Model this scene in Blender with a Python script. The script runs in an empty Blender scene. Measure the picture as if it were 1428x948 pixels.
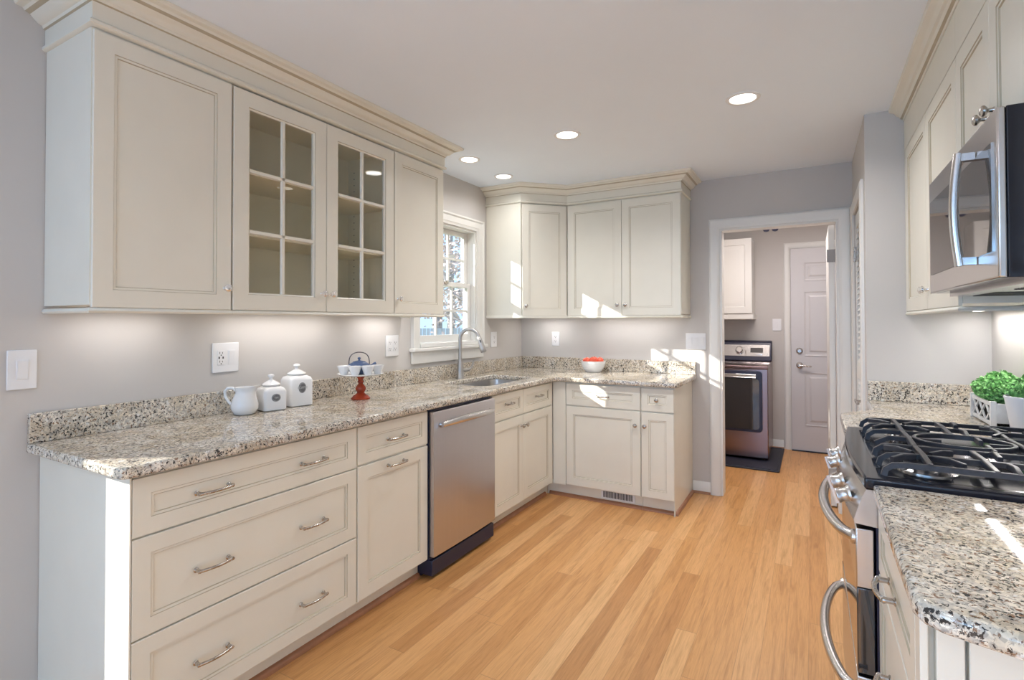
import bpy, bmesh, math, random
from mathutils import Vector, Matrix
R = math.radians
PI = math.pi
sc = bpy.context.scene
col = sc.collection
random.seed(7)

# ------------------------------------------------------------------ camera
cd = bpy.data.cameras.new('camera')
cd.sensor_width = 36.0
cd.lens = 732.68 / 1428 * 36
cd.shift_y = -(474 - 439.55) / 1428
cd.clip_start = 0.02
cam = bpy.data.objects.new('camera', cd)
col.objects.link(cam)
def cam_matrix(loc, yaw, pitch, roll):
    yw, pi_, ro = R(yaw), R(pitch), R(roll)
    F = Vector((-math.sin(yw) * math.cos(pi_), math.cos(yw) * math.cos(pi_), math.sin(pi_)))
    Rt = Vector((math.cos(yw), math.sin(yw), 0))
    U = Rt.cross(F)
    R2 = Rt * math.cos(ro) + U * math.sin(ro)
    U2 = U * math.cos(ro) - Rt * math.sin(ro)
    m = Matrix((R2, U2, -F)).transposed().to_4x4()
    m.translation = Vector(loc)
    return m
cam.matrix_world = cam_matrix((2.3452, 0, 1.3261), 29.6875, 0.7775, -0.1133)
sc.camera = cam

# ------------------------------------------------------------------ colour management, world, sun, daylight
sc.view_settings.view_transform = 'Standard'
sc.view_settings.look = 'None'
sc.view_settings.gamma = 1
sc.view_settings.use_curve_mapping = False
sc.view_settings.exposure = 0.05

w = bpy.data.worlds.new('sky')
sc.world = w
w.use_nodes = True
wn = w.node_tree.nodes['Background']
wn.inputs[0].default_value = (0.50, 0.71, 1.0, 1)
wn.inputs[1].default_value = 1.6

SUN = Vector((1, 0.7, -0.53)).normalized()
sl = bpy.data.lights.new('sun', 'SUN')
sl.energy = 10
sl.angle = R(0.5)
sl.color = (1.0, 0.96, 0.9)
so = bpy.data.objects.new('sun', sl)
so.rotation_euler = SUN.to_track_quat('-Z', 'Y').to_euler()
so.location = (-6, -3, 5)
col.objects.link(so)

def area(name, loc, rot, sx, sy, power, color, shape='RECTANGLE'):
    l = bpy.data.lights.new(name, 'AREA')
    l.shape = shape
    l.size = sx
    l.size_y = sy
    l.energy = power
    l.color = color
    o = bpy.data.objects.new(name, l)
    o.location = loc
    o.rotation_euler = rot
    col.objects.link(o)
    return o
# daylight through the wide windows behind the camera
area('daylight', (1.55, -3.75, 1.35), (R(90), 0, 0), 2.5, 1.8, 66, (0.28, 0.57, 1.0))
area('daylight', (-0.35, -1.7, 1.35), (R(90), 0, R(-90)), 2.0, 1.6, 100, (0.50, 0.72, 1.0))

# ------------------------------------------------------------------ materials
def new_mat(name):
    m = bpy.data.materials.new(name)
    m.use_nodes = True
    nt = m.node_tree
    return m, nt, nt.nodes['Principled BSDF']
def N(nt, t, **kw):
    n = nt.nodes.new(t)
    for k, v in kw.items():
        setattr(n, k, v)
    return n
def L(nt, a, b):
    nt.links.new(a, b)
def mth(nt, op, a, b=None, c=None):
    n = N(nt, 'ShaderNodeMath', operation=op)
    for i, v in enumerate((a, b, c)):
        if v is None: continue
        if isinstance(v, (int, float)): n.inputs[i].default_value = v
        else: L(nt, v, n.inputs[i])
    return n.outputs[0]
def ramp(nt, fac, stops, interp='LINEAR'):
    r = N(nt, 'ShaderNodeValToRGB')
    r.color_ramp.interpolation = interp
    els = r.color_ramp.elements
    while len(els) < len(stops): els.new(0.5)
    for e, (p, c) in zip(els, stops):
        e.position = p
        e.color = (c[0], c[1], c[2], 1)
    L(nt, fac, r.inputs[0])
    return r.outputs[0]
def mix(nt, fac, a, b, mode='MIX'):
    n = N(nt, 'ShaderNodeMix', data_type='RGBA', blend_type=mode)
    for i, v in ((0, fac), (6, a), (7, b)):
        if isinstance(v, (int, float)): n.inputs[i].default_value = v
        elif isinstance(v, tuple): n.inputs[i].default_value = (*v, 1)
        else: L(nt, v, n.inputs[i])
    return n.outputs[2]
def noise(nt, vec, scale, detail=2, rough=0.5, dist=0.0):
    n = N(nt, 'ShaderNodeTexNoise')
    n.inputs['Scale'].default_value = scale
    n.inputs['Detail'].default_value = detail
    n.inputs['Roughness'].default_value = rough
    n.inputs['Distortion'].default_value = dist
    if vec is not None: L(nt, vec, n.inputs['Vector'])
    return n.outputs[0]
def objco(nt, scale=None):
    t = N(nt, 'ShaderNodeTexCoord').outputs['Object']
    if scale:
        m = N(nt, 'ShaderNodeMapping')
        m.inputs['Scale'].default_value = scale
        L(nt, t, m.inputs['Vector'])
        return m.outputs[0]
    return t
def bump(nt, b, h, strength, dist=0.002):
    n = N(nt, 'ShaderNodeBump')
    n.inputs['Strength'].default_value = strength
    n.inputs['Distance'].default_value = dist
    L(nt, h, n.inputs['Height'])
    L(nt, n.outputs[0], b.inputs['Normal'])
def paint(name, c, rough=0.5, var=0.03, scale=3.0, bmp=0.0, spec=0.5):
    m, nt, b = new_mat(name)
    co = objco(nt)
    n = noise(nt, co, scale, 3)
    d = tuple(max(0, x * (1 - var)) for x in c)
    e = tuple(min(1, x * (1 + var)) for x in c)
    L(nt, ramp(nt, n, [(0.3, d), (0.7, e)]), b.inputs['Base Color'])
    b.inputs['Roughness'].default_value = rough
    b.inputs['Specular IOR Level'].default_value = spec
    if bmp:
        bump(nt, b, noise(nt, co, 260, 2), bmp, 0.001)
    return m
def metal(name, c, rough=0.28, stretch=(400, 4, 4), amt=0.12):
    m, nt, b = new_mat(name)
    n = noise(nt, objco(nt, stretch), 1.0, 3)
    b.inputs['Metallic'].default_value = 1.0
    L(nt, ramp(nt, n, [(0.3, tuple(x * 0.975 for x in c)), (0.7, c)]), b.inputs['Base Color'])
    L(nt, mth(nt, 'ADD', mth(nt, 'MULTIPLY', n, amt), rough - amt / 2), b.inputs['Roughness'])
    return m
M = {}
M['wall'] = paint('wall_paint', (0.575, 0.55, 0.525), 0.75, 0.015, 2.0, 0.06)
M['ceiling'] = paint('ceiling_paint', (0.82, 0.89, 0.985), 0.9, 0.01, 2.0)
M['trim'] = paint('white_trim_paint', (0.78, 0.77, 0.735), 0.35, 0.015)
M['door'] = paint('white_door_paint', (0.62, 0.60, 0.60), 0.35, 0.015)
M['cream'] = paint('cream_cabinet_paint', (0.78, 0.75, 0.655), 0.33, 0.02, 5.0)
M['glaze'] = paint('brown_glaze_line', (0.47, 0.41, 0.30), 0.45, 0.05, 20)
M['gap'] = paint('cabinet_shadow_gap', (0.44, 0.38, 0.25), 0.5, 0.04)
M['inside'] = paint('cabinet_interior_maple', (0.90, 0.82, 0.62), 0.45, 0.05, 4)
M['white'] = paint('white_plastic', (0.80, 0.80, 0.81), 0.35, 0.01)
M['ceramic'] = paint('white_glazed_ceramic', (0.80, 0.80, 0.80), 0.12, 0.01)
M['slot'] = paint('dark_slot', (0.03, 0.03, 0.03), 0.5)
M['greylabel'] = paint('grey_oval_plaque', (0.16, 0.16, 0.165), 0.4, 0.25, 120)
M['letter'] = paint('pale_lettering', (0.55, 0.55, 0.54), 0.4, 0.02)
M['kickwood'] = paint('stained_shoe_molding', (0.36, 0.165, 0.085), 0.4, 0.15, 14)
M['black'] = paint('black_enamel', (0.012, 0.013, 0.02), 0.12, 0.1)
M['blackplastic'] = paint('black_plastic', (0.02, 0.022, 0.05), 0.35, 0.1)
M['iron'] = paint('cast_iron', (0.032, 0.035, 0.045), 0.30, 0.2, 90, 0.15)
M['mat'] = paint('black_rubber_mat', (0.018, 0.02, 0.035), 0.5, 0.2, 60)
M['redwood'] = paint('red_turned_wood', (0.32, 0.035, 0.010), 0.18, 0.25, 30)
M['blueiron'] = paint('blue_enamel_iron', (0.045, 0.085, 0.19), 0.4, 0.15, 60, 0.3)
M['darkhandle'] = paint('dark_bail_handle', (0.06, 0.055, 0.07), 0.4, 0.1)
M['apple'] = paint('coral_red_fruit_skin', (0.80, 0.12, 0.06), 0.3, 0.2, 25)
M['stem'] = paint('fruit_stem', (0.2, 0.12, 0.05), 0.7, 0.2)
M['hingegrey'] = paint('dull_grey_hinge', (0.34, 0.33, 0.32), 0.5, 0.05)
M['soil'] = paint('dark_potting_soil', (0.03, 0.022, 0.015), 0.9, 0.3, 80)
M['leaf'] = paint('bright_green_leaf', (0.24, 0.52, 0.17), 0.5, 0.6, 70)
M['pot'] = paint('white_matte_pot', (0.74, 0.74, 0.77), 0.4, 0.02)
M['whitewood'] = paint('whitewashed_wood', (0.70, 0.69, 0.68), 0.6, 0.08, 25)
M['steel'] = metal('brushed_stainless', (0.56, 0.53, 0.54), 0.30, (90, 2, 1.2), 0.05)
M['steelh'] = metal('brushed_stainless_trim', (0.62, 0.605, 0.60), 0.24, (4, 60, 4), 0.05)
M['sink'] = metal('satin_sink_steel', (0.62, 0.60, 0.58), 0.3, (60, 60, 60), 0.08)
M['nickel'] = metal('satin_nickel', (0.50, 0.465, 0.43), 0.27, (80, 80, 80), 0.06)
M['faucetmetal'] = metal('brushed_faucet_nickel', (0.46, 0.445, 0.43), 0.40, (80, 80, 80), 0.05)
M['knobmetal'] = metal('satin_knob_metal', (0.66, 0.65, 0.64), 0.30, (50, 50, 50), 0.04)
M['chrome'] = metal('polished_metal', (0.78, 0.77, 0.76), 0.10, (50, 50, 50), 0.04)
M['darksteel'] = metal('warm_dark_stainless', (0.30, 0.225, 0.225), 0.26, (80, 2, 2), 0.05)
M['bark'] = paint('tree_bark', (0.40, 0.35, 0.33), 0.9, 0.3, 12)
M['autumn'] = paint('faded_autumn_leaves', (0.62, 0.50, 0.45), 0.8, 0.4, 3)
M['evergreen'] = paint('hedge_leaves', (0.30, 0.38, 0.28), 0.8, 0.4, 3)
M['grass'] = paint('lawn', (0.24, 0.27, 0.15), 0.95, 0.3, 2)
M['siding'] = paint('pale_fence_paint', (0.62, 0.66, 0.72), 0.7, 0.05)
def mirror_glass(name, c, rough=0.04, spec=0.9):
    m, nt, b = new_mat(name)
    n = noise(nt, objco(nt), 5, 2)
    L(nt, ramp(nt, n, [(0, c), (1, tuple(x * 1.3 for x in c))]), b.inputs['Base Color'])
    b.inputs['Roughness'].default_value = rough
    b.inputs['IOR'].default_value = 1.6
    b.inputs['Specular IOR Level'].default_value = spec
    return m
M['ovenglass'] = mirror_glass('black_oven_glass', (0.010, 0.011, 0.016))
M['smoked'] = mirror_glass('smoked_mirror_glass', (0.05, 0.045, 0.045), 0.03, 1.0)
M['smoked'].node_tree.nodes['Principled BSDF'].inputs['Metallic'].default_value = 0.0
M['smoked'].node_tree.nodes['Principled BSDF'].inputs['IOR'].default_value = 2.6
def glass_mat(name, tint=(0.97, 0.98, 0.98), ior=1.45):
    m, nt, b = new_mat(name)
    nt.nodes.remove(b)
    out = nt.nodes['Material Output']
    tr = N(nt, 'ShaderNodeBsdfTransparent')
    tr.inputs[0].default_value = (*tint, 1)
    gl = N(nt, 'ShaderNodeBsdfGlossy')
    gl.inputs['Roughness'].default_value = 0.01
    fr = N(nt, 'ShaderNodeFresnel')
    fr.inputs[0].default_value = ior
    mx = N(nt, 'ShaderNodeMixShader')
    ge = N(nt, 'ShaderNodeNewGeometry')
    front_ = mth(nt, 'SUBTRACT', 1.0, ge.outputs['Backfacing'])
    L(nt, mth(nt, 'MULTIPLY', fr.outputs[0], mth(nt, 'MULTIPLY', front_, 1.6)), mx.inputs[0])
    L(nt, tr.outputs[0], mx.inputs[1])
    L(nt, gl.outputs[0], mx.inputs[2])
    L(nt, mx.outputs[0], out.inputs['Surface'])
    return m
M['glass'] = glass_mat('clear_window_glass')
def emit(name, c, s):
    m, nt, b = new_mat(name)
    b.inputs['Base Color'].default_value = (*c, 1)
    b.inputs['Emission Color'].default_value = (*c, 1)
    b.inputs['Emission Strength'].default_value = s
    return m
M['lamp'] = emit('warm_lamp_face', (1.0, 0.93, 0.82), 6)
M['strip'] = emit('led_strip_face', (1.0, 0.93, 0.84), 5)
M['display'] = emit('blue_lit_display', (0.05, 0.30, 0.65), 0.8)
def crystal():
    m, nt, b = new_mat('faceted_glass_knob')
    b.inputs['Base Color'].default_value = (0.86, 0.84, 0.82, 1)
    b.inputs['Metallic'].default_value = 0.75
    b.inputs['Roughness'].default_value = 0.08
    return m
M['crystal'] = crystal()

def granite():
    m, nt, b = new_mat('speckled_granite')
    co = objco(nt)
    n1 = noise(nt, co, 9, 4, 0.6, 0.4)
    base = ramp(nt, n1, [(0.30, (0.54, 0.46, 0.35)), (0.47, (0.69, 0.62, 0.51)), (0.62, (0.78, 0.74, 0.67)), (0.8, (0.64, 0.54, 0.41))])
    n2 = noise(nt, co, 75, 3, 0.6)
    base = mix(nt, ramp(nt, n2, [(0.50, (0, 0, 0)), (0.62, (0.75, 0.75, 0.75))]), base, (0.43, 0.41, 0.38))
    v = N(nt, 'ShaderNodeTexVoronoi')
    v.inputs['Scale'].default_value = 150
    L(nt, co, v.inputs['Vector'])
    cell = ramp(nt, v.outputs['Color'], [(0.2, (0.72, 0.72, 0.72)), (0.8, (1.12, 1.1, 1.06))])
    base = mix(nt, 1.0, base, cell, 'MULTIPLY')
    nb = noise(nt, co, 100, 4, 0.65, 0.3)
    base = mix(nt, ramp(nt, nb, [(0.575, (0, 0, 0)), (0.615, (1, 1, 1))]), base, (0.24, 0.14, 0.085))
    mp = N(nt, 'ShaderNodeMapping')
    mp.inputs['Location'].default_value = (3.7, 8.1, 1.3)
    L(nt, co, mp.inputs['Vector'])
    nd = noise(nt, mp.outputs[0], 118, 4, 0.62, 0.5)
    nl = noise(nt, mp.outputs[0], 14, 2)
    nd = mth(nt, 'ADD', nd, mth(nt, 'MULTIPLY', mth(nt, 'SUBTRACT', nl, 0.5), 0.20))
    base = mix(nt, ramp(nt, nd, [(0.565, (0, 0, 0)), (0.59, (1, 1, 1))]), base, (0.04, 0.037, 0.036))
    nw = noise(nt, co, 40, 3, 0.6)
    base = mix(nt, ramp(nt, nw, [(0.63, (0, 0, 0)), (0.68, (0.8, 0.8, 0.8))]), base, (0.78, 0.77, 0.74))
    L(nt, base, b.inputs['Base Color'])
    b.inputs['Roughness'].default_value = 0.05
    return m
M['granite'] = granite()

def wood_floor():
    m, nt, b = new_mat('oak_strip_floor')
    co = objco(nt)
    s = N(nt, 'ShaderNodeSeparateXYZ')
    L(nt, co, s.inputs[0])
    W = 0.083
    row = mth(nt, 'FLOOR', mth(nt, 'DIVIDE', s.outputs[0], W))
    fx = mth(nt, 'FRACT', mth(nt, 'DIVIDE', s.outputs[0], W))
    wr = N(nt, 'ShaderNodeTexWhiteNoise', noise_dimensions='1D')
    L(nt, row, wr.inputs['W'])
    yy = mth(nt, 'ADD', mth(nt, 'DIVIDE', s.outputs[1], 1.7), mth(nt, 'MULTIPLY', wr.outputs[0], 7.3))
    idx = mth(nt, 'FLOOR', yy)
    fy = mth(nt, 'FRACT', yy)
    wp = N(nt, 'ShaderNodeTexWhiteNoise', noise_dimensions='2D')
    cb = N(nt, 'ShaderNodeCombineXYZ')
    L(nt, row, cb.inputs[0]); L(nt, idx, cb.inputs[1])
    L(nt, cb.outputs[0], wp.inputs['Vector'])
    tint = ramp(nt, wp.outputs[0], [(0.0, (0.53, 0.255, 0.088)), (0.2, (0.61, 0.31, 0.112)), (0.8, (0.66, 0.35, 0.135)), (1.0, (0.74, 0.43, 0.19))])
    # grain: stretched along the board, shifted per board
    cb2 = N(nt, 'ShaderNodeCombineXYZ')
    L(nt, mth(nt, 'ADD', mth(nt, 'MULTIPLY', s.outputs[0], 26.0), mth(nt, 'MULTIPLY', wp.outputs[0], 60.0)), cb2.inputs[0])
    L(nt, mth(nt, 'MULTIPLY', s.outputs[1], 1.6), cb2.inputs[1])
    g = noise(nt, cb2.outputs[0], 1.6, 5, 0.62, 0.9)
    gr = ramp(nt, g, [(0.32, (0.80, 0.74, 0.66)), (0.5, (1.0, 1.0, 1.0)), (0.7, (1.06, 1.06, 1.07))])
    c = mix(nt, 1.0, tint, gr, 'MULTIPLY')
    cb3 = N(nt, 'ShaderNodeCombineXYZ')
    L(nt, mth(nt, 'MULTIPLY', s.outputs[0], 220.0), cb3.inputs[0])
    L(nt, mth(nt, 'MULTIPLY', s.outputs[1], 9.0), cb3.inputs[1])
    f = noise(nt, cb3.outputs[0], 1.0, 3, 0.6)
    c = mix(nt, 1.0, c, ramp(nt, f, [(0.3, (0.88, 0.85, 0.80)), (0.6, (1.03, 1.03, 1.03))]), 'MULTIPLY')
    gx = mth(nt, 'MINIMUM', fx, mth(nt, 'SUBTRACT', 1.0, fx))
    gy = mth(nt, 'MINIMUM', fy, mth(nt, 'SUBTRACT', 1.0, fy))
    gap = mth(nt, 'MAXIMUM', mth(nt, 'LESS_THAN', gx, 0.010), mth(nt, 'LESS_THAN', gy, 0.0009))
    c = mix(nt, mth(nt, 'MULTIPLY', gap, 0.5), c, (0.30, 0.15, 0.06))
    L(nt, c, b.inputs['Base Color'])
    b.inputs['Roughness'].default_value = 0.33
    b.inputs['Specular IOR Level'].default_value = 0.4
    bump(nt, b, mth(nt, 'SUBTRACT', 1.0, gap), 0.25, 0.001)
    return m
M['floor'] = wood_floor()

# ------------------------------------------------------------------ mesh helpers
class MB:
    def __init__(s): s.b = bmesh.new()
    def face(s, pts, mi=0):
        vs = [s.b.verts.new(p) for p in pts]
        f = s.b.faces.new(vs); f.material_index = mi
        return f
    def box(s, x0, x1, y0, y1, z0, z1, mi=0):
        v = [s.b.verts.new((x, y, z)) for x in (x0, x1) for y in (y0, y1) for z in (z0, z1)]
        for q in ((0, 1, 3, 2), (4, 6, 7, 5), (0, 4, 5, 1), (2, 3, 7, 6), (0, 2, 6, 4), (1, 5, 7, 3)):
            s.b.faces.new([v[i] for i in q]).material_index = mi
        return s
    def loft(s, loops, mi=0, closed=True, cap=True, wrap=False):
        rows = [[s.b.verts.new(p) for p in lp] for lp in loops]
        n = len(rows[0])
        m = len(rows)
        for i in range(m if wrap else m - 1):
            a, c = rows[i], rows[(i + 1) % m]
            k = mi[i] if isinstance(mi, (list, tuple)) else mi
            for j in range(n if closed else n - 1):
                j2 = (j + 1) % n
                s.b.faces.new((a[j], a[j2], c[j2], c[j])).material_index = k
        if cap and not wrap:
            k0 = mi[0] if isinstance(mi, (list, tuple)) else mi
            k1 = mi[-1] if isinstance(mi, (list, tuple)) else mi
            s.b.faces.new(rows[0][::-1]).material_index = k0
            s.b.faces.new(rows[-1]).material_index = k1
        return s
    def prism(s, pts, z0, z1, mi=0):
        return s.loft([[(x, y, z0) for x, y in pts], [(x, y, z1) for x, y in pts]], mi)
    def lathe(s, prof, n=24, c=(0, 0, 0), ax='z', mi=0, sx=1, sy=1):
        # prof: (radius, height) along the axis
        loops = []
        for r, h in prof:
            lp = []
            for i in range(n):
                a = 2 * PI * i / n
                x, y = max(r, 1e-5) * math.cos(a) * sx, max(r, 1e-5) * math.sin(a) * sy
                if ax == 'z': p = (x, y, h)
                elif ax == 'y': p = (x, h, -y)
                else: p = (h, x, y)
                lp.append((p[0] + c[0], p[1] + c[1], p[2] + c[2]))
            loops.append(lp)
        return s.loft(loops, mi)
    def tube(s, pts, r, n=10, mi=0, wrap=False, flat=1.0, up=None):
        pts = [Vector(p) for p in pts]
        m = len(pts)
        loops = []
        prev = None
        for i, p in enumerate(pts):
            if wrap: t = pts[(i + 1) % m] - pts[i - 1]
            else: t = pts[min(i + 1, m - 1)] - pts[max(i - 1, 0)]
            t.normalize()
            if up is not None: u = Vector(up)
            elif prev is None:
                u = Vector((0, 0, 1)) if abs(t.z) < 0.9 else Vector((1, 0, 0))
            else: u = prev
            u = (u - t * u.dot(t)).normalized()
            prev = u
            v = t.cross(u)
            rr = r[i] if isinstance(r, (list, tuple)) else r
            loops.append([tuple(p + u * math.cos(2 * PI * k / n) * rr * flat + v * math.sin(2 * PI * k / n) * rr) for k in range(n)])
        return s.loft(loops, mi, wrap=wrap)
    def bar(s, pts, w_, h_, mi=0, wrap=False):
        # rectangular section, tall side kept vertical
        pts = [Vector(p) for p in pts]
        m = len(pts)
        loops = []
        for i, p in enumerate(pts):
            if wrap: t = pts[(i + 1) % m] - pts[i - 1]
            else: t = pts[min(i + 1, m - 1)] - pts[max(i - 1, 0)]
            t.normalize()
            sd = t.cross(Vector((0, 0, 1)))
            if sd.length < 1e-3: sd = Vector((0, 1, 0))
            sd.normalize()
            u = sd.cross(t)
            a, b_ = w_ / 2, h_ / 2
            c_ = 0.3
            sec = [(-a, -b_), (a, -b_), (a, b_ * (1 - c_)), (a * (1 - c_), b_), (-a * (1 - c_), b_), (-a, b_ * (1 - c_))]
            loops.append([tuple(p + sd * x + u * y) for x, y in sec])
        return s.loft(loops, mi, wrap=wrap)
    def sweep(s, path, prof, mi=0, closed=False):
        # path in XY with the outside on its right; prof: (out, z)
        P = [Vector((p[0], p[1])) for p in path]
        m = len(P)
        loops = []
        for i in range(m):
            def nrm(a, b_):
                d = (b_ - a).normalized()
                return Vector((d.y, -d.x))
            if closed: n1, n2 = nrm(P[i - 1], P[i]), nrm(P[i], P[(i + 1) % m])
            elif i == 0: n1 = n2 = nrm(P[0], P[1])
            elif i == m - 1: n1 = n2 = nrm(P[-2], P[-1])
            else: n1, n2 = nrm(P[i - 1], P[i]), nrm(P[i], P[i + 1])
            b_ = (n1 + n2)
            b_ = b_ / b_.dot(n1)
            loops.append([(P[i].x + b_.x * o, P[i].y + b_.y * o, z) for o, z in prof])
        rows = [[s.b.verts.new(p) for p in lp] for lp in loops]
        n = len(prof)
        for i in range(m if closed else m - 1):
            a, c = rows[i], rows[(i + 1) % m]
            for j in range(n):
                k = mi[j] if isinstance(mi, (list, tuple)) else mi
                j2 = (j + 1) % n
                s.b.faces.new((a[j], a[j2], c[j2], c[j])).material_index = k
        if not closed:
            s.b.faces.new(rows[0][::-1]); s.b.faces.new(rows[-1])
        return s
    def panel(s, x0, x1, z0, z1, rings, t=0.02, y=0.0, hole=False):
        # stepped rectangular front facing -y. rings: (inset, depth, material) ; front face of the frame at depth 0
        def lp(i, d): return [(x0 + i, y + d, z0 + i), (x1 - i, y + d, z0 + i), (x1 - i, y + d, z1 - i), (x0 + i, y + d, z1 - i)]
        loops = [lp(0, t), lp(0, 0.0015), lp(0.0015, 0)] + [lp(i, d) for i, d, _ in rings]
        mats = [0, 0] + [k for _, _, k in rings]
        if hole:
            loops.append(lp(rings[-1][0], t)); mats.append(0)
            rows = [[s.b.verts.new(p) for p in l] for l in loops]
            mats.append(0)
            m = len(rows)
            for i in range(m):
                a, c = rows[i], rows[(i + 1) % m]
                for j in range(4):
                    j2 = (j + 1) % 4
                    s.b.faces.new((a[j], a[j2], c[j2], c[j])).material_index = mats[i] if i < len(mats) else 0
        else:
            s.loft(loops, mats)
            s.b.faces.ensure_lookup_table()
            s.b.faces[-1].material_index = 0
        return s
    def build(s, name, mats, parent=None, smooth=35, bevel=0.0, seg=2, recalc=True):
        if recalc: bmesh.ops.recalc_face_normals(s.b, faces=s.b.faces)
        me = bpy.data.meshes.new(name)
        s.b.to_mesh(me); s.b.free()
        if not isinstance(mats, (list, tuple)): mats = [mats]
        for m in mats: me.materials.append(M[m])
        if smooth:
            me.shade_smooth()
            me.set_sharp_from_angle(angle=R(smooth))
        o = bpy.data.objects.new(name, me)
        col.objects.link(o)
        if parent: o.parent = parent
        if bevel:
            md = o.modifiers.new('bevel', 'BEVEL')
            md.width = bevel; md.segments = seg; md.limit_method = 'ANGLE'; md.angle_limit = R(40)
        return o
def tag(o, label=None, cat=None, group=None, kind=None):
    if label: o['label'] = label
    if cat: o['category'] = cat
    if group: o['group'] = group
    if kind: o['kind'] = kind
    return o
def thing(name, label, cat, loc=(0, 0, 0), rz=0, group=None):
    o = bpy.data.objects.new(name, None)
    o.empty_display_size = 0.05
    col.objects.link(o)
    o.location = loc
    o.rotation_euler = (0, 0, R(rz))
    return tag(o, label, cat, group)
def kids(o): return [c for c in bpy.data.objects if c.parent == o]
def copy_tree(o, parent=None):
    c = o.copy(); col.objects.link(c)
    if parent: c.parent = parent
    for ch in kids(o): copy_tree(ch, c)
    return c
def struct(o): return tag(o, kind='structure')
def rrect(x0, x1, y0, y1, r, n=6):
    pts = []
    for cx, cy, a0 in ((x1 - r, y0 + r, -90), (x1 - r, y1 - r, 0), (x0 + r, y1 - r, 90), (x0 + r, y0 + r, 180)):
        for i in range(n + 1):
            a = R(a0 + 90 * i / n)
            pts.append((cx + r * math.cos(a), cy + r * math.sin(a)))
    return pts
def slab_curve(name, loops, z0, z1, bev, mat, parent=None):
    cu = bpy.data.curves.new(name, 'CURVE')
    cu.dimensions = '2D'; cu.fill_mode = 'BOTH'
    cu.extrude = (z1 - z0) / 2 - bev
    cu.bevel_depth = bev; cu.bevel_resolution = 3; cu.offset = -bev
    for lp in loops:
        sp = cu.splines.new('POLY')
        sp.points.add(len(lp) - 1)
        for p, (x, y) in zip(sp.points, lp): p.co = (x, y, 0, 1)
        sp.use_cyclic_u = True
    tmp = bpy.data.objects.new('tmp', cu)
    col.objects.link(tmp)
    bpy.context.view_layer.update()
    me = bpy.data.meshes.new_from_object(tmp.evaluated_get(bpy.context.evaluated_depsgraph_get()))
    bpy.data.objects.remove(tmp)
    me.transform(Matrix.Translation((0, 0, (z0 + z1) / 2)))
    me.materials.clear(); me.materials.append(M[mat])
    for p in me.polygons: p.material_index = 0
    me.shade_smooth(); me.set_sharp_from_angle(angle=R(40))
    o = bpy.data.objects.new(name, me)
    o.data.name = name
    col.objects.link(o)
    if parent: o.parent = parent
    return o

# ------------------------------------------------------------------ setting
CE = 2.429
b = MB(); b.box(-0.12, 3.4, -3.7, 6.4, -0.12, 0.0); struct(b.build('floor', 'floor', smooth=0))
b = MB(); b.box(-0.12, 3.4, -3.7, 6.4, CE, CE + 0.15); struct(b.build('ceiling', 'ceiling', smooth=0))
def wall_x(name, x0, x1, ya, yb, holes):
    # wall running along y; holes (y0, y1, z0, z1) sorted
    b = MB(); y = ya
    for h in holes:
        b.box(x0, x1, y, h[0], 0, CE)
        if h[2] > 0: b.box(x0, x1, h[0], h[1], 0, h[2])
        b.box(x0, x1, h[0], h[1], h[3], CE)
        y = h[1]
    b.box(x0, x1, y, yb, 0, CE)
    return struct(b.build(name, 'wall', smooth=0))
def wall_y(name, y0, y1, xa, xb, holes):
    b = MB(); x = xa
    for h in holes:
        b.box(x, h[0], y0, y1, 0, CE)
        if h[2] > 0: b.box(h[0], h[1], y0, y1, 0, h[2])
        b.box(h[0], h[1], y0, y1, h[3], CE)
        x = h[1]
    b.box(x, xb, y0, y1, 0, CE)
    return struct(b.build(name, 'wall', smooth=0))
WY0, WY1, WZ0, WZ1 = 2.82, 3.53, 1.17, 2.06
wall_x('wall_left', -0.12, 0.0, -3.7, 6.4, [(-2.75, -0.75, 0.5, 2.1), (0.235, 0.447, 0.35, 1.36), (WY0, WY1, WZ0, WZ1)])
YB = 4.29
DX0, DX1, DZ = 1.735, 2.513, 2.04
wall_y('wall_back', YB, YB + 0.11, 0.0, 3.1, [(DX0, DX1, 0, DZ)])
wall_x('wall_right', 3.10, 3.22, -3.7, 6.4, [])
wall_y('wall_rear', -3.7, -3.58, 0.0, 3.1, [(0.3, 2.8, 0.45, 2.15)])
YP, XP = 3.35, 2.597
wall_y('wall_pantry_front', YP, YP + 0.09, XP, 3.10, [])
wall_x('wall_pantry_side', XP, XP + 0.09, YP + 0.09, YB, [(3.52, 4.19, 0, 2.04)])
wall_y('wall_far', 6.2, 6.32, 0.0, 3.1, [])
# laundry room side wall, hidden behind the left jamb
wall_x('wall_laundry', 0.9, 1.0, YB + 0.11, 6.2, [])

# --- casings / trims
def casing_y(name, x0, x1, z1, y, wd=0.075, face=-1, mat='trim'):
    # door casing on a wall in plane y, around the opening x0..x1, up to z1
    t = 0.018
    b = MB()
    prof = [(0, 0), (0.0, t * 0.55), (0.012, t * 0.75), (0.02, t), (wd - 0.012, t), (wd, t * 0.6), (wd, 0)]
    loops = []
    for (x, z, dx, dz) in ((x0, 0, -1, 0), (x0, z1, -1, 1), (x1, z1, 1, 1), (x1, 0, 1, 0)):
        loops.append([(x + dx * o, y + face * d, z + dz * o) for o, d in prof])
    b.loft(loops)
    return struct(b.build(name, mat, smooth=30))
casing_y('trim_1', DX0, DX1 - 0.0, DZ, YB)
b = MB()   # jamb lining with stop
b.box(DX0 + 0.0003, DX0 + 0.016, YB - 0.002, YB + 0.112, 0, DZ - 0.0165); b.box(DX1 - 0.016, DX1 - 0.0003, YB - 0.002, YB + 0.112, 0, DZ - 0.0165)
b.box(DX0 + 0.0003, DX1 - 0.0003, YB - 0.002, YB + 0.112, DZ - 0.016, DZ - 0.0003)
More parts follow.
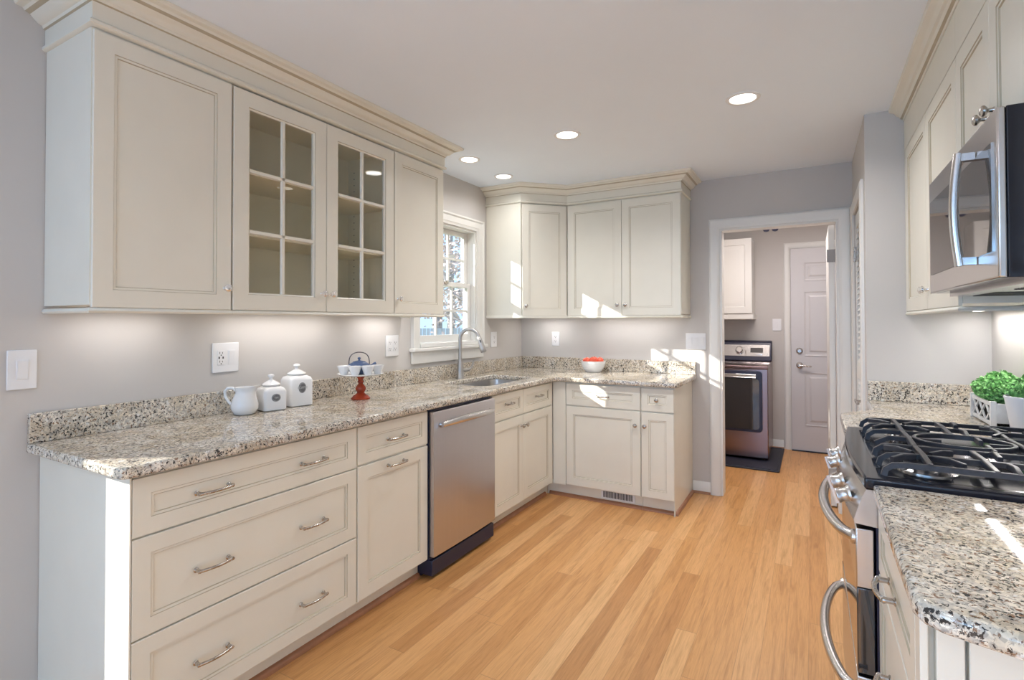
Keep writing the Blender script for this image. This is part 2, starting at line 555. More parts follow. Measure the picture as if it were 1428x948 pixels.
struct(b.build('trim_2', 'trim', smooth=0, bevel=0.001))
def baseboard(name, path, h=0.09):
    b = MB()
    b.sweep(path, [(0.0, 0.0), (0.013, 0.0), (0.013, h - 0.02), (0.009, h - 0.012), (0.006, h), (0.0, h)])
    o = struct(b.build(name, 'trim', smooth=30))
    b = MB()
    b.sweep(path, [(0.013, 0.0), (0.027, 0.0), (0.025, 0.008), (0.019, 0.015), (0.013, 0.017)])
    b.build('shoe_molding', 'kickwood', o, smooth=50)
    return o
baseboard('baseboard_back', [(1.53, YB), (DX0 - 0.075, YB)])
baseboard('baseboard_far', [(1.0, 6.2), (2.083, 6.2)])
baseboard('baseboard_left', [(0.0, 0.78), (0, -3.5)][::-1])

# --- window_1 over the sink
def make_window():
    root = bpy.data.objects.new('window_1', None)
    col.objects.link(root); root.location = (0, 0, 0)
    struct(root)
    # casing on the wall face (x = 0 plane) with mitred head
    wd = 0.085; t = 0.02
    prof = [(0, 0), (0.0, t * 0.5), (0.014, t * 0.7), (0.022, t * 0.95), (wd - 0.022, t), (wd - 0.012, t + 0.008), (wd, t + 0.008), (wd, 0)]
    b = MB(); loops = []
    for (y, z, dy, dz) in ((WY0, WZ0 - 0.02, -1, 0), (WY0, WZ1, -1, 1), (WY1, WZ1, 1, 1), (WY1, WZ0 - 0.02, 1, 0)):
        loops.append([(d, y + dy * o, z + dz * o) for o, d in prof])
    b.loft(loops); b.build('casing', 'trim', root, smooth=30)
    b = MB()
    b.box(0.0005, 0.05, WY0 - 0.105, WY1 + 0.105, WZ0 - 0.042, WZ0 - 0.018)
    b.box(0.0005, 0.022, WY0 - 0.0, WY1 + 0.0, WZ0 - 0.0175, WZ0 + 0.012)
    b.build('window_stool', 'trim', root, bevel=0.005)
    b = MB()
    b.box(0.0005, 0.018, WY0 - 0.085, WY1 + 0.085, WZ0 - 0.125, WZ0 - 0.042)
    b.build('apron', 'trim', root, bevel=0.004)
    b = MB()   # jamb liner with sill
    b.box(-0.12, -0.001, WY0 + 0.0003, WY0 + 0.016, WZ0 + 0.0125, WZ1 - 0.0165); b.box(-0.12, -0.001, WY1 - 0.016, WY1 - 0.0003, WZ0 + 0.0125, WZ1 - 0.0165)
    b.box(-0.12, -0.001, WY0 + 0.0003, WY1 - 0.0003, WZ1 - 0.016, WZ1 - 0.0003); b.box(-0.14, 0.004, WY0 + 0.0003, WY1 - 0.0003, WZ0 + 0.0003, WZ0 + 0.012)
    b.build('jamb', 'trim', root, smooth=0)
    for (y0, y1, z0, z1, xo, bot) in ((WY0 + 0.018, WY1 - 0.018, 1.185, 1.635, -0.055, 0.05), (WY0 + 0.018, WY1 - 0.018, 1.60, 2.042, -0.09, 0.035)):
        b = MB()
        st = 0.042
        b.box(xo - 0.018, xo + 0.014, y0, y0 + st, z0, z1); b.box(xo - 0.018, xo + 0.014, y1 - st, y1, z0, z1)
        b.box(xo - 0.018, xo + 0.014, y0 + st, y1 - st, z0, z0 + bot); b.box(xo - 0.018, xo + 0.014, y0 + st, y1 - st, z1 - 0.035, z1)
        sash = b.build('sash', 'trim', root, smooth=0, bevel=0.002)
        b = MB()
        ya, yb, za, zb = y0 + st, y1 - st, z0 + bot, z1 - 0.035
        for k in (1, 2):
            yy = ya + (yb - ya) * k / 3
            b.box(xo - 0.009, xo + 0.006, yy - 0.008, yy + 0.008, za, zb)
        zz = (za + zb) / 2
        b.box(xo - 0.010, xo + 0.007, ya, yb, zz - 0.008, zz + 0.008)
        b.build('muntins', 'trim', sash, smooth=0)
        b = MB(); b.box(xo - 0.003, xo, ya, yb, za, zb); b.build('pane', 'glass', sash, smooth=0)
    b = MB(); b.box(-0.040, -0.022, 3.155, 3.195, 1.625, 1.642); b.box(-0.05, -0.03, 3.16, 3.20, 1.615, 1.63)
    b.build('sash_lock', 'nickel', root, bevel=0.002)
    return root
make_window()
def simple_window(name, ax, c0, c1, z0, z1, pos, nx):
    root = bpy.data.objects.new(name, None); col.objects.link(root); struct(root)
    def bx(b, u0, u1, d0, d1, za, zb):
        if ax == 'x': b.box(pos + d0, pos + d1, u0, u1, za, zb)
        else: b.box(u0, u1, pos + d0, pos + d1, za, zb)
    b = MB(); t = 0.018 if nx == 1 else 0.05
    bx(b, c0, c0 + t, -0.02, 0.02, z0, z1); bx(b, c1 - t, c1, -0.02, 0.02, z0, z1)
    bx(b, c0 + t, c1 - t, -0.02, 0.02, z0, z0 + t); bx(b, c0 + t, c1 - t, -0.02, 0.02, z1 - t, z1)
    for k in range(1, nx):
        u = c0 + (c1 - c0) * k / nx
        bx(b, u - 0.025, u + 0.025, -0.02, 0.02, z0 + t, z1 - t)
    b.build('frame', 'trim', root, smooth=0)
    b = MB(); bx(b, c0 + t, c1 - t, -0.003, 0.0, z0 + t, z1 - t); b.build('pane', 'glass', root, smooth=0)
simple_window('window_2', 'x', 0.235, 0.447, 0.35, 1.36, -0.06, 1)
simple_window('window_3', 'x', -2.75, -0.75, 0.5, 2.1, -0.06, 2)
simple_window('window_4', 'y', 0.3, 2.8, 0.45, 2.15, -3.64, 3)

# --- doors
RAISED = [(0.0015, 0, 0)]
def six_panel(name, w_, h_, mat, cells):
    # leaf built of a slab with raised panels sunk into it; local front faces -y
    b = MB()
    b.box(0, w_, 0.0, 0.035, 0, h_)
    for (x0, x1, z0, z1) in cells:
        def lp(i, d): return [(x0 + i, d, z0 + i), (x1 - i, d, z0 + i), (x1 - i, d, z1 - i), (x0 + i, d, z1 - i)]
        b.loft([lp(-0.006, -0.0005), lp(-0.004, -0.006), lp(0.006, -0.003), lp(0.012, -0.001), lp(0.035, -0.001), lp(0.052, -0.007)], 0)
    return b
root = bpy.data.objects.new('door_1', None); col.objects.link(root); root.location = (2.16, 6.165, 0.012); struct(root)
w1 = 0.80
cells = []
for (x0, x1) in ((0.125, 0.365), (0.435, 0.675)):
    cells += [(x0, x1, 1.74, 1.92), (x0, x1, 0.97, 1.62), (x0, x1, 0.26, 0.79)]
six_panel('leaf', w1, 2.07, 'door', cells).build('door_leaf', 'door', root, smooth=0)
b = MB(); b.lathe([(0.0, -0.022), (0.017, -0.022), (0.02, -0.016), (0.030, -0.008), (0.033, 0.0)], 24, (0.075, 0, 1.015), 'y')
b.box(0.072, 0.078, -0.034, -0.02, 0.999, 1.031)
b.build('deadbolt', 'nickel', root, bevel=0.001)
b = MB(); b.lathe([(0.0, -0.05), (0.012, -0.05), (0.012, -0.015), (0.030, -0.010), (0.033, 0.0)], 24, (0.075, 0, 0.868), 'y')
b.tube([(0.075, -0.045, 0.868), (0.11, -0.05, 0.866), (0.15, -0.048, 0.862), (0.18, -0.045, 0.862)], [0.011, 0.009, 0.008, 0.007], 12)
b.build('lever_handle', 'nickel', root)
b = MB(); b.box(0, w1, -0.02, 0.03, -0.012, 0.0)
b.build('threshold', 'black', root, smooth=0)
casing_y('trim_3', 2.155, 2.965, 2.088, 6.2, 0.06)

# open door leaf seen edge-on, hinged on the right jamb
root = bpy.data.objects.new('door_2', None); col.objects.link(root); struct(root)
root.location = (2.455, 4.415, 0.01)
b = six_panel('leaf', 0.74, 2.01, 'trim', [(0.11, 0.33, 1.70, 1.88), (0.41, 0.63, 1.70, 1.88), (0.11, 0.33, 0.95, 1.58), (0.41, 0.63, 0.95, 1.58), (0.11, 0.33, 0.24, 0.8), (0.41, 0.63, 0.24, 0.8)])
leaf = b.build('door_leaf', 'trim', root, smooth=0)
leaf.rotation_euler = (0, 0, R(90)); leaf.location = (0.036, 0.0, 0)
for z in (0.22, 1.79):
    b = MB(); b.box(-0.010, 0.042, -0.012, 0.0, z - 0.045, z + 0.045)
    b.lathe([(0.006, -0.048), (0.006, 0.048)], 12, (0.044, -0.010, z), 'z')
    b.build('hinge', 'hingegrey', root, bevel=0.001)

# pantry louvred door in the side wall, facing -x
root = bpy.data.objects.new('door_3', None); col.objects.link(root); struct(root)
root.location = (XP + 0.008, 3.53, 0.01)
def louvre_leaf(y0, y1):
    b = MB()
    st = 0.045
    b.box(0, 0.03, y0, y0 + st, 0, 2.02); b.box(0, 0.03, y1 - st, y1, 0, 2.02)
    for z0, z1 in ((0, 0.16), (0.95, 1.06), (1.93, 2.02)): b.box(0, 0.03, y0 + st, y1 - st, z0, z1)
    return b, st
for (y0, y1) in ((0.0, 0.323), (0.327, 0.65)):
    b, st = louvre_leaf(y0, y1)
    lf = b.build('bifold_leaf', 'trim', root, smooth=0, bevel=0.002)
    b = MB()
    for (za, zb) in ((0.16, 0.95), (1.06, 1.93)):
        n = int((zb - za) / 0.036)
        for k in range(n):
            z = za + (k + 0.5) * (zb - za) / n
            a = 0.016
            b.loft([[(0.002, y, z - a), (0.006, y, z - a - 0.002), (0.028, y, z + a - 0.002), (0.024, y, z + a)] for y in (y0 + st, y1 - st)])
    b.build('louvre_slats', 'trim', lf, smooth=0)
b = MB(); b.tube([(-0.03, 0.30, 0.84), (-0.034, 0.22, 0.84), (-0.03, 0.12, 0.84)], 0.008, 12)
b.lathe([(0.008, -0.03), (0.008, -0.006), (0.02, 0.0)], 16, (0, 0.24, 0.84), 'x')
b.build('door_handle', 'nickel', root)
b = MB(); b.box(-0.006, 0.003, 0.60, 0.635, 1.72, 1.81); b.lathe([(0.006, 1.715), (0.006, 1.815)], 12, (-0.008, 0.64, 0), 'z')
b.build('hinge', 'nickel', root, bevel=0.001)
# casing of the pantry opening
b = MB(); wd = 0.07; t = 0.018
prof = [(0, 0), (0.0, t * 0.55), (0.012, t * 0.75), (0.02, t), (wd - 0.012, t), (wd, t * 0.6), (wd, 0)]
loops = []
for (y, z, dy, dz) in ((3.52, 0, -1, 0), (3.52, 2.04, -1, 1), (4.19, 2.04, 1, 1), (4.19, 0, 1, 0)):
    loops.append([(XP - d, y + dy * o, z + dz * o) for o, d in prof])
b.loft(loops); struct(b.build('trim_4', 'trim', smooth=30))

# ------------------------------------------------------------------ cabinet kit (local: front plane y=0 faces -y, width +x, back +y)
G = 0.004
DOOR = [(0.058, 0, 0), (0.060, 0.0025, 1), (0.069, 0.003, 0), (0.071, 0.0065, 1), (0.072, 0.0065, 0)]
def door_rings(fw): return [(fw, 0, 0), (fw + 0.0016, 0.003, 1), (fw + 0.009, 0.003, 0), (fw + 0.0112, 0.007, 1), (fw + 0.0125, 0.007, 0)]
def knob(parent, x, z, mat='nickel', y=0.0):
    b = MB()
    b.lathe([(0.0, -0.030), (0.009, -0.029), (0.0145, -0.025), (0.015, -0.020), (0.010, -0.015), (0.0055, -0.012), (0.0055, -0.004), (0.008, 0.0)], 16, (x, y, z), 'y')
    return b.build('knob', mat, parent)
def pull(parent, x, z, ln=0.125, y=0.0):
    b = MB()
    h = ln / 2
    for s in (-1, 1):
        b.lathe([(0.0, -0.027), (0.005, -0.0265), (0.0065, -0.022), (0.006, -0.016), (0.0055, -0.004), (0.0085, -0.002), (0.0085, 0.0)], 14, (x + s * (h - 0.009), y, z), 'y')
    pts = []; rs = []
    for k in range(13):
        u = -1 + 2 * k / 12
        pts.append((x + u * (h - 0.004), y - 0.020 - 0.012 * (1 - u * u), z)); rs.append(0.0050 + 0.0012 * abs(u) ** 4)
    b.tube(pts, rs, 12, up=(0, 0, 1))
    return b.build('pull', 'nickel', parent)
def front(parent, name, x0, x1, z0, z1, fw=0.058, mats=('cream', 'glaze'), t=0.0105):
    b = MB(); b.panel(x0, x1, z0, z1, door_rings(fw), t)
    return b.build(name, list(mats), parent, smooth=25)
def carcass(parent, w_, d, z0, z1, kick=None, mat='cream', hollow=False):
    b = MB()
    if hollow:
        b.box(0, w_, 0.0112, 0.03, z0, z1); b.box(0, w_, d - 0.01, d, z0, z1)
        b.box(0, 0.018, 0.03, d - 0.01, z0, z1); b.box(w_ - 0.018, w_, 0.03, d - 0.01, z0, z1)
        b.box(0.018, w_ - 0.018, 0.03, d - 0.01, z0, z0 + 0.018)
    else: b.box(0, w_, 0.0112, d, z0, z1)
    if kick: b.box(0, w_, kick, d, 0.0, z0)
    return b.build('body', mat, parent, smooth=0)

# ---- left run of base cabinets, front plane x=0.619, facing +x
FX = 0.619
BT = 0.878
def base_left(name, y0, y1, label, kick=0.069):
    w_ = y1 - y0
    t = thing(name, label, 'cabinet', (FX, y0, 0), 90)
    carcass(t, w_, FX - 0.003, 0.10, BT, kick, hollow=(name == 'sink_cabinet'))
    b = MB(); b.sweep([(0.0, kick), (w_, kick)], [(0.0, 0.0), (0.016, 0.0), (0.015, 0.008), (0.011, 0.020), (0.0, 0.025)])
    b.build('shoe_molding', 'kickwood', t, smooth=50)
    return t, w_
t, w_ = base_left('base_cabinet', 0.787, 1.663, 'cream three-drawer base cabinet at the open left end of the counter')
for (z0, z1, pz) in ((0.6955, 0.868, 0.778), (0.3965, 0.6895, 0.532), (0.108, 0.3905, 0.236)):
    d = front(t, 'drawer', 0.0025, w_ - 0.004, z0, z1, 0.05)
    pull(d, 0.24, pz); pull(d, 0.64, pz)
b = MB(); b.box(-0.005, -0.0003, 0.0, FX - 0.003, 0.0, BT)
b.build('end_panel', 'cream', t, smooth=0)
t, w_ = base_left('base_cabinet', 1.664, 2.150, 'cream base cabinet with one drawer over one door, between three-drawer unit and dishwasher')
d = front(t, 'drawer', 0.004, w_ - 0.004, 0.702, 0.868, 0.045); pull(d, w_ / 2, 0.782)
d = front(t, 'door', 0.004, w_ - 0.004, 0.108, 0.692); pull(d, w_ / 2, 0.660)
t, w_ = base_left('sink_cabinet', 2.768, 3.654, 'cream sink base cabinet with two small drawer fronts over paired doors, under faucet')
m_ = 0.415
b = MB(); b.box(0.863, 0.8855, 0.002, 0.0110, 0.10, BT - 0.002); b.build('filler_stile', 'cream', t, smooth=0)
b = MB(); b.box(w_ + 0.0005, w_ + 0.05, 0.069, 0.09, 0.0, 0.10); b.build('kick_return', 'cream', t, smooth=0)
d = front(t, 'drawer_front', 0.006, m_ - 0.002, 0.702, 0.868, 0.045); pull(d, 0.21, 0.795, 0.10)
d = front(t, 'drawer_front', m_ + 0.002, 0.86, 0.702, 0.868, 0.045); pull(d, 0.645, 0.795, 0.10)
d = front(t, 'door', 0.006, m_ - 0.002, 0.108, 0.692); knob(d, m_ - 0.03, 0.622)
d = front(t, 'door', m_ + 0.002, 0.86, 0.108, 0.692); knob(d, m_ + 0.03, 0.622)

# ---- back run base, front plane y=3.656
FY = 3.656
t = thing('base_cabinet', 'cream corner base cabinet with a wide drawer over one door, under the fruit bowl', 'cabinet', (0.64, FY, 0), 0)
w_ = 0.657
carcass(t, w_, YB - FY - 0.003, 0.10, BT, 0.05)
b = MB(); b.box(-0.02, 0.085, 0.002, 0.0110, 0.10, BT - 0.004); b.build('filler_stile', 'cream', t, smooth=0)
d = front(t, 'drawer', 0.09, w_ - 0.003, 0.706, 0.866, 0.05); pull(d, 0.375, 0.785, 0.11)
d = front(t, 'door', 0.09, w_ - 0.003, 0.108, 0.696); knob(d, w_ - 0.035, 0.60)
b = MB(); b.box(-0.089, -0.0005, 0.05, 0.08, 0.0, 0.10); b.build('kick_return', 'cream', t, smooth=0)
b = MB(); b.sweep([(-0.07, 0.05), (w_, 0.05)], [(0.0, 0.0), (0.016, 0.0), (0.015, 0.008), (0.011, 0.020), (0.0, 0.025)])
b.build('shoe_molding', 'kickwood', t, smooth=50)
t = thing('base_cabinet', 'narrow cream end base cabinet with small knobbed drawer over door, beside the doorway', 'cabinet', (1.299, FY, 0), 0)
w_ = 0.226
b = MB(); b.box(0, w_ - 0.004, 0.0112, YB - FY - 0.003, 0.10, BT); b.box(0, w_ - 0.004, 0.05, YB - FY - 0.003, 0, 0.10)
b.build('body', 'cream', t, smooth=0)
b = MB(); b.box(w_ - 0.0038, w_ + 0.002, 0.0108, YB - FY - 0.003, 0.0, BT); b.build('end_panel', 'cream', t, smooth=0)
d = front(t, 'drawer', 0.004, w_, 0.706, 0.866, 0.045); knob(d, w_ / 2, 0.787)
d = front(t, 'door', 0.004, w_, 0.108, 0.696, 0.05); knob(d, 0.03, 0.60)
b = MB(); b.sweep([(0.0, 0.05), (w_ + 0.002, 0.05), (w_ + 0.002, YB - FY - 0.03)], [(0.0, 0.0), (0.016, 0.0), (0.015, 0.008), (0.011, 0.020), (0.0, 0.025)])
b.build('shoe_molding', 'kickwood', t, smooth=50)
# floor register in the toe kick
t = thing('vent_register', 'white slotted heating register in the toe kick below the corner cabinet door', 'vent', (1.0, FY + 0.0495, 0.035))
b = MB()
b.box(-0.01, 0.24, -0.006, 0.0, 0, 0.008); b.box(-0.01, 0.24, -0.006, 0.0, 0.060, 0.066); b.box(-0.01, 0.004, -0.006, 0.0, 0.008, 0.060); b.box(0.226, 0.24, -0.006, 0.0, 0.008, 0.060)
b.build('frame', 'white', t, smooth=0)
b = MB(); b.box(0.004, 0.226, -0.0025, -0.0005, 0.008, 0.060); b.build('dark_opening', 'slot', t, smooth=0)
b = MB()
for k in range(19): b.box(0.010 + k * 0.0115, 0.0135 + k * 0.0115, -0.0055, -0.002, 0.008, 0.060)
b.build('slats', 'white', t, smooth=0)

# ---- dishwasher
t = thing('dishwasher', 'stainless steel dishwasher with a bowed bar handle between the cream base cabinets', 'dishwasher', (FX, 2.153, 0), 90)
b = MB(); b.box(0.004, 0.608, 0.0, FX - 0.05, 0.10, 0.872); b.box(0.004, 0.608, 0.05, FX - 0.05, 0.01, 0.10); b.build('body', 'blackplastic', t, smooth=0)
b = MB()
loops = []
for k in range(9):
    u = k / 8
    yv = -0.030 - 0.004 * math.sin(u * PI)
    loops.append([(0.006 + u * 0.600, yv, 0.118), (0.006 + u * 0.600, yv, 0.850), (0.006 + u * 0.600, yv + 0.006, 0.862), (0.006 + u * 0.600, -0.002, 0.862), (0.006 + u * 0.600, -0.002, 0.118)])
b.loft(loops); d = b.build('door', 'steel', t, smooth=40)
b = MB()
pts = [(0.055 + 0.50 * k / 16, -0.034 - 0.036 * math.sin(PI * (0.12 + 0.76 * k / 16)), 0.792 + 0.010 * math.sin(PI * k / 16)) for k in range(17)]
b.tube(pts, [0.012 + 0.006 * math.sin(PI * k / 16) for k in range(17)], 14, up=(0, 0, 1), flat=1.15)
for x in (0.068, 0.542): b.tube([(x, -0.032, 0.792), (x, -0.058, 0.792)], [0.017, 0.011], 12)
b.build('handle', 'steelh', d, smooth=60)
b = MB(); b.box(0.004, 0.608, -0.02, 0.055, 0.018, 0.098); b.build('toe_panel', 'blackplastic', t, bevel=0.004)

# ---- countertops
def splash(parent, x0, x1, y0, y1):
    b = MB(); b.box(x0, x1, y0, y1, 0.9145, 1.016); return b.build('backsplash', 'granite', parent, bevel=0.002)
hole = rrect(0.150, 0.520, 2.86, 3.54, 0.07)
outline = [(0.003, 0.745), (0.625, 0.745), (0.642, 0.752), (0.649, 0.768), (0.649, 3.555), (0.652, 3.58), (0.665, 3.605), (0.69, 3.622), (0.72, 3.626), (1.53, 3.626), (1.552, 3.634), (1.56, 3.656), (1.56, 4.287), (0.003, 4.287)]
ct = slab_curve('countertop', [outline, hole[::-1]], 0.8795, 0.914, 0.0085, 'granite')
tag(ct, 'L-shaped speckled granite countertop along the left and back walls, holding the sink', 'countertop')
splash(ct, 0.001, 0.021, 0.747, 4.288); splash(ct, 0.0215, 1.556, 4.268, 4.288)

# sink
t = thing('sink', 'undermount stainless steel sink basin set in the granite below the window', 'sink', (0.335, 3.2, 0.0))
b = MB()
loops = []
for (g, z, r) in ((-0.012, 0.8785, 0.078), (0.002, 0.8785, 0.07), (0.004, 0.86, 0.07), (0.010, 0.74, 0.07), (0.022, 0.71, 0.06), (0.05, 0.698, 0.05), (0.12, 0.695, 0.03)):
    loops.append([(x - 0.335, y - 3.2, z) for x, y in rrect(0.138 + g, 0.532 - g, 2.848 + g, 3.552 - g, r)])
b.loft(loops, cap=False)
b.face([tuple(v) for v in loops[-1]])
b.build('basin', 'sink', t, smooth=50)
b = MB(); b.lathe([(0.0, 0.699), (0.022, 0.699), (0.040, 0.701), (0.045, 0.697)], 24); b.build('drain', 'chrome', t)
# faucet
t = thing('faucet', 'brushed nickel gooseneck pull-down faucet standing behind the sink', 'faucet', (0.085, 3.19, 0.914))
b = MB(); b.lathe([(0.031, 0.0), (0.031, 0.004), (0.027, 0.012), (0.0255, 0.06), (0.022, 0.095), (0.017, 0.120), (0.0138, 0.140)], 24); b.build('base', 'faucetmetal', t, smooth=60)
ddx, ddy = 0.92, 0.39
b = MB(); pts = [(0, 0, 0.10 + 0.021 * k) for k in range(10)]
rad = 0.070
for k in range(1, 17):
    a = PI - R(166) * k / 16
    q = rad + rad * math.cos(a)
    pts.append((q * ddx, q * ddy, 0.292 + rad * math.sin(a)))
b.tube(pts, 0.0135, 16); b.build('spout', 'faucetmetal', t, smooth=60)
e = Vector(pts[-1]); dr = (Vector(pts[-1]) - Vector(pts[-2])).normalized()
b = MB(); b.tube([tuple(e + dr * s_) for s_ in (0, 0.004, 0.006, 0.03, 0.095, 0.118, 0.122)], [0.0138, 0.0138, 0.0155, 0.0165, 0.0225, 0.023, 0.019], 18)
hd = b.build('spray_head', 'faucetmetal', t, smooth=60)
b = MB(); b.tube([tuple(e + dr * s_ + Vector((0.55, -0.8, 0.2)).normalized() * 0.0155) for s_ in (0.03, 0.05)], [0.005, 0.005], 8); b.build('spray_button', 'slot', hd)
b = MB(); b.tube([(0.004, 0.012, 0.055), (0.022, 0.062, 0.058)], [0.0155, 0.014], 14)
b.tube([(0.022, 0.060, 0.058), (0.030, 0.085, 0.064), (0.036, 0.104, 0.084), (0.040, 0.114, 0.112), (0.040, 0.116, 0.128)], [0.013, 0.009, 0.008, 0.009, 0.006], 12)
b.build('lever', 'faucetmetal', t, smooth=60)

# ---- upper cabinets on the left wall, front plane x=0.350
UX = 0.350
UB, UT = 1.372, 2.283
def rail_under(parent, path):
    b = MB(); b.sweep(path, [(-0.012, UB - 0.012), (0.004, UB - 0.012), (0.008, UB - 0.006), (0.004, UB + 0.002), (0.0, UB + 0.0045), (-0.012, UB + 0.0045)])
    return b.build('light_rail', 'cream', parent, smooth=50)
def upper(name, label, loc, rz, w_, z0=UB, z1=UT, d=None, openfront=False):
    t = thing(name, label, 'cabinet', loc, rz)
    d = d or UX - 0.003
    if not openfront:
        b = MB(); b.box(0, w_, 0.0112, d, z0 + (0.014 if z0 == UB else 0), z1); b.build('body', 'cream', t, smooth=0)
    else:
        b = MB()
        b.box(0, 0.018, 0.021, d, z0, z1); b.box(w_ - 0.018, w_, 0.021, d, z0, z1)
        b.box(0.018, w_ - 0.018, 0.021, d, z0 + 0.014, z0 + 0.03); b.box(0.018, w_ - 0.018, 0.021, d, z1 - 0.02, z1)
        b.box(0.018, w_ - 0.018, d - 0.01, d, z0 + 0.02, z1 - 0.02)
        for x in (0.0185, w_ - 0.0195):
            for yy in (0.07, 0.29):
                for k in range(22): b.box(x - 0.0003, x + 0.0012, yy - 0.0025, yy + 0.0025, 1.43 + k * 0.036, 1.435 + k * 0.036, 1)
        b.build('body', ['inside', 'slot'], t, smooth=0)
        b = MB()
        b.panel(0, w_, z0, z1, [(0.03, 0.0, 0)], 0.004, hole=True)
        ff = b.build('face_frame', ['cream', 'cream'], t, smooth=0); ff.location = (0, 0.0205, 0)
        for zz in (z0 + 0.315, z0 + 0.575):
            b = MB(); b.box(0.019, w_ - 0.019, 0.035, d - 0.011, zz, zz + 0.018); b.build('shelf', 'inside', t, smooth=0, bevel=0.001)
    return t
t = upper('wall_cabinet', 'cream single-door upper cabinet at the left end, above the switch and jars', (UX, 0.789, 0), 90, 0.470)
d = front(t, 'door', 0.003, 0.466, 1.378, 2.274); knob(d, 0.466 - 0.024, 1.462, 'crystal')
rail_under(t, [(0.0, UX - 0.005), (0.0, 0.004), (0.470, 0.004)])
t = upper('glass_cabinet', 'cream upper cabinet with two six-pane glass doors and empty shelves', (UX, 1.260, 0), 90, 0.932, openfront=True)
def glass_door(parent, x0, x1, z0, z1, kx):
    fw = 0.064
    b = MB(); b.panel(x0, x1, z0, z1, [(fw, 0, 0), (fw + 0.0018, 0.003, 1), (fw + 0.008, 0.006, 0)], 0.02, hole=True)
    d = b.build('glass_door', ['cream', 'glaze'], parent, smooth=25)
    a0, a1, c0, c1 = x0 + fw + 0.008, x1 - fw - 0.008, z0 + fw + 0.008, z1 - fw - 0.008
    b = MB()
    xm = (a0 + a1) / 2
    def munt(p0, p1, vert):
        if vert: b.loft([[(xm - 0.010, 0.012, z), (xm - 0.006, 0.003, z), (xm + 0.006, 0.003, z), (xm + 0.010, 0.012, z)] for z in (p0, p1)])
        else: b.loft([[(x, 0.012, vert_z - 0.010), (x, 0.003, vert_z - 0.006), (x, 0.003, vert_z + 0.006), (x, 0.012, vert_z + 0.010)] for x in (p0, p1)])
    munt(c0, c1, True)
    for k in (1, 2):
        vert_z = c0 + (c1 - c0) * k / 3
        munt(a0, a1, False)
    b.build('muntins', 'cream', d, smooth=0)
    b = MB(); b.box(a0 - 0.004, a1 + 0.004, 0.0125, 0.0155, c0 - 0.004, c1 + 0.004); b.build('pane', 'glass', d, smooth=0)
    knob(d, kx, 1.462, 'crystal')
    return d
glass_door(t, 0.003, 0.4645, 1.378, 2.274, 0.4645 - 0.024)
glass_door(t, 0.4675, 0.929, 1.378, 2.274, 0.4675 + 0.024)
for z in (1.47, 2.15):
    for x in (0.022, 0.905):
        b = MB(); b.box(x, x + 0.012, 0.022, 0.040, z - 0.02, z + 0.02); b.build('door_hinge', 'nickel', t, bevel=0.001)
rail_under(t, [(0.0, 0.004), (0.932, 0.004)])
t = upper('wall_cabinet', 'cream single-door upper cabinet beside the window, right of the glass doors', (UX, 2.193, 0), 90, 0.447)
d = front(t, 'door', 0.003, 0.444, 1.378, 2.274); knob(d, 0.030, 1.458, 'crystal')
rail_under(t, [(0.0, 0.004), (0.447, 0.004), (0.447, UX - 0.005)])

CROWN = [(-0.02, 2.284), (0.006, 2.284), (0.013, 2.288), (0.013, 2.297), (0.008, 2.303), (0.004, 2.305), (0.004, 2.360), (0.010, 2.363), (0.013, 2.372), (0.024, 2.376), (0.036, 2.386), (0.046, 2.398), (0.060, 2.403), (0.066, 2.410), (0.085, 2.413), (0.090, 2.420), (0.090, 2.4285), (-0.02, 2.4285)]
CRM = [0, 0, 0, 0, 1, 0, 1, 0, 0, 0, 0, 1, 0, 0, 0, 0, 0, 0]
def crown(path, label, prof=CROWN, crm=CRM):
    b = MB(); b.sweep(path, prof, crm)
    return tag(b.build('crown_molding', ['cream', 'glaze'], smooth=30), label, 'crown molding')
crown([(0.001, 0.789), (UX, 0.789), (UX, 2.640), (0.001, 2.640)], 'cream stepped crown molding capping the long row of uppers on the left wall')

# ---- corner diagonal cabinet and back uppers, front plane y=3.957
BY = 3.957
t = thing('corner_cabinet', 'cream diagonal corner upper cabinet with one angled door, right of the window', 'cabinet', (0.33, 3.681, 0), math.degrees(math.atan2(0.276, 0.28)))
Lw = math.hypot(0.28, 0.276)
inv = Matrix.Translation((0.33, 3.681, 0)) @ Matrix.Rotation(math.atan2(0.276, 0.28), 4, 'Z')
inv = inv.inverted()
def loc2(p):
    v = inv @ Vector((p[0], p[1], 0)); return (v.x, v.y)
pts = [(0.003, 3.681), (0.33, 3.681), (0.61, 3.957), (0.609, YB - 0.003), (0.003, YB - 0.003)]
q = [loc2(p) for p in pts]
k1, k2 = 0.004, Lw - 0.004
poly = [q[0], q[1], (0.0, 0.004), (0.018, 0.021), (Lw - 0.016, 0.021), (Lw, 0.004), q[3], q[4]]
b = MB(); b.prism([q[0], q[1], (0.003, 0.012), (Lw - 0.003, 0.012), q[2], q[3], q[4]], UB + 0.0135, UT); b.build('body', 'cream', t, smooth=0)
b = MB(); b.panel(0.010, Lw - 0.008, 1.378, 2.274, door_rings(0.055), 0.016, y=-0.006); d = b.build('door', ['cream', 'glaze'], t, smooth=25)
knob(d, 0.036, 1.458, y=-0.006)
b = MB(); b.sweep([q[0], q[1], q[2]], [(-0.012, UB - 0.012), (0.004, UB - 0.012), (0.006, UB - 0.006), (0.003, UB + 0.004), (0.0, UB + 0.013), (-0.012, UB + 0.013)]); b.build('light_rail', 'cream', t, smooth=50)
t = upper('wall_cabinet', 'cream two-door upper cabinet on the back wall above the fruit bowl', (0.6105, BY, 0), 0, 0.9075, d=YB - BY - 0.003)
d = front(t, 'door', 0.005, 0.4565, 1.378, 2.274); knob(d, 0.4565 - 0.030, 1.460)
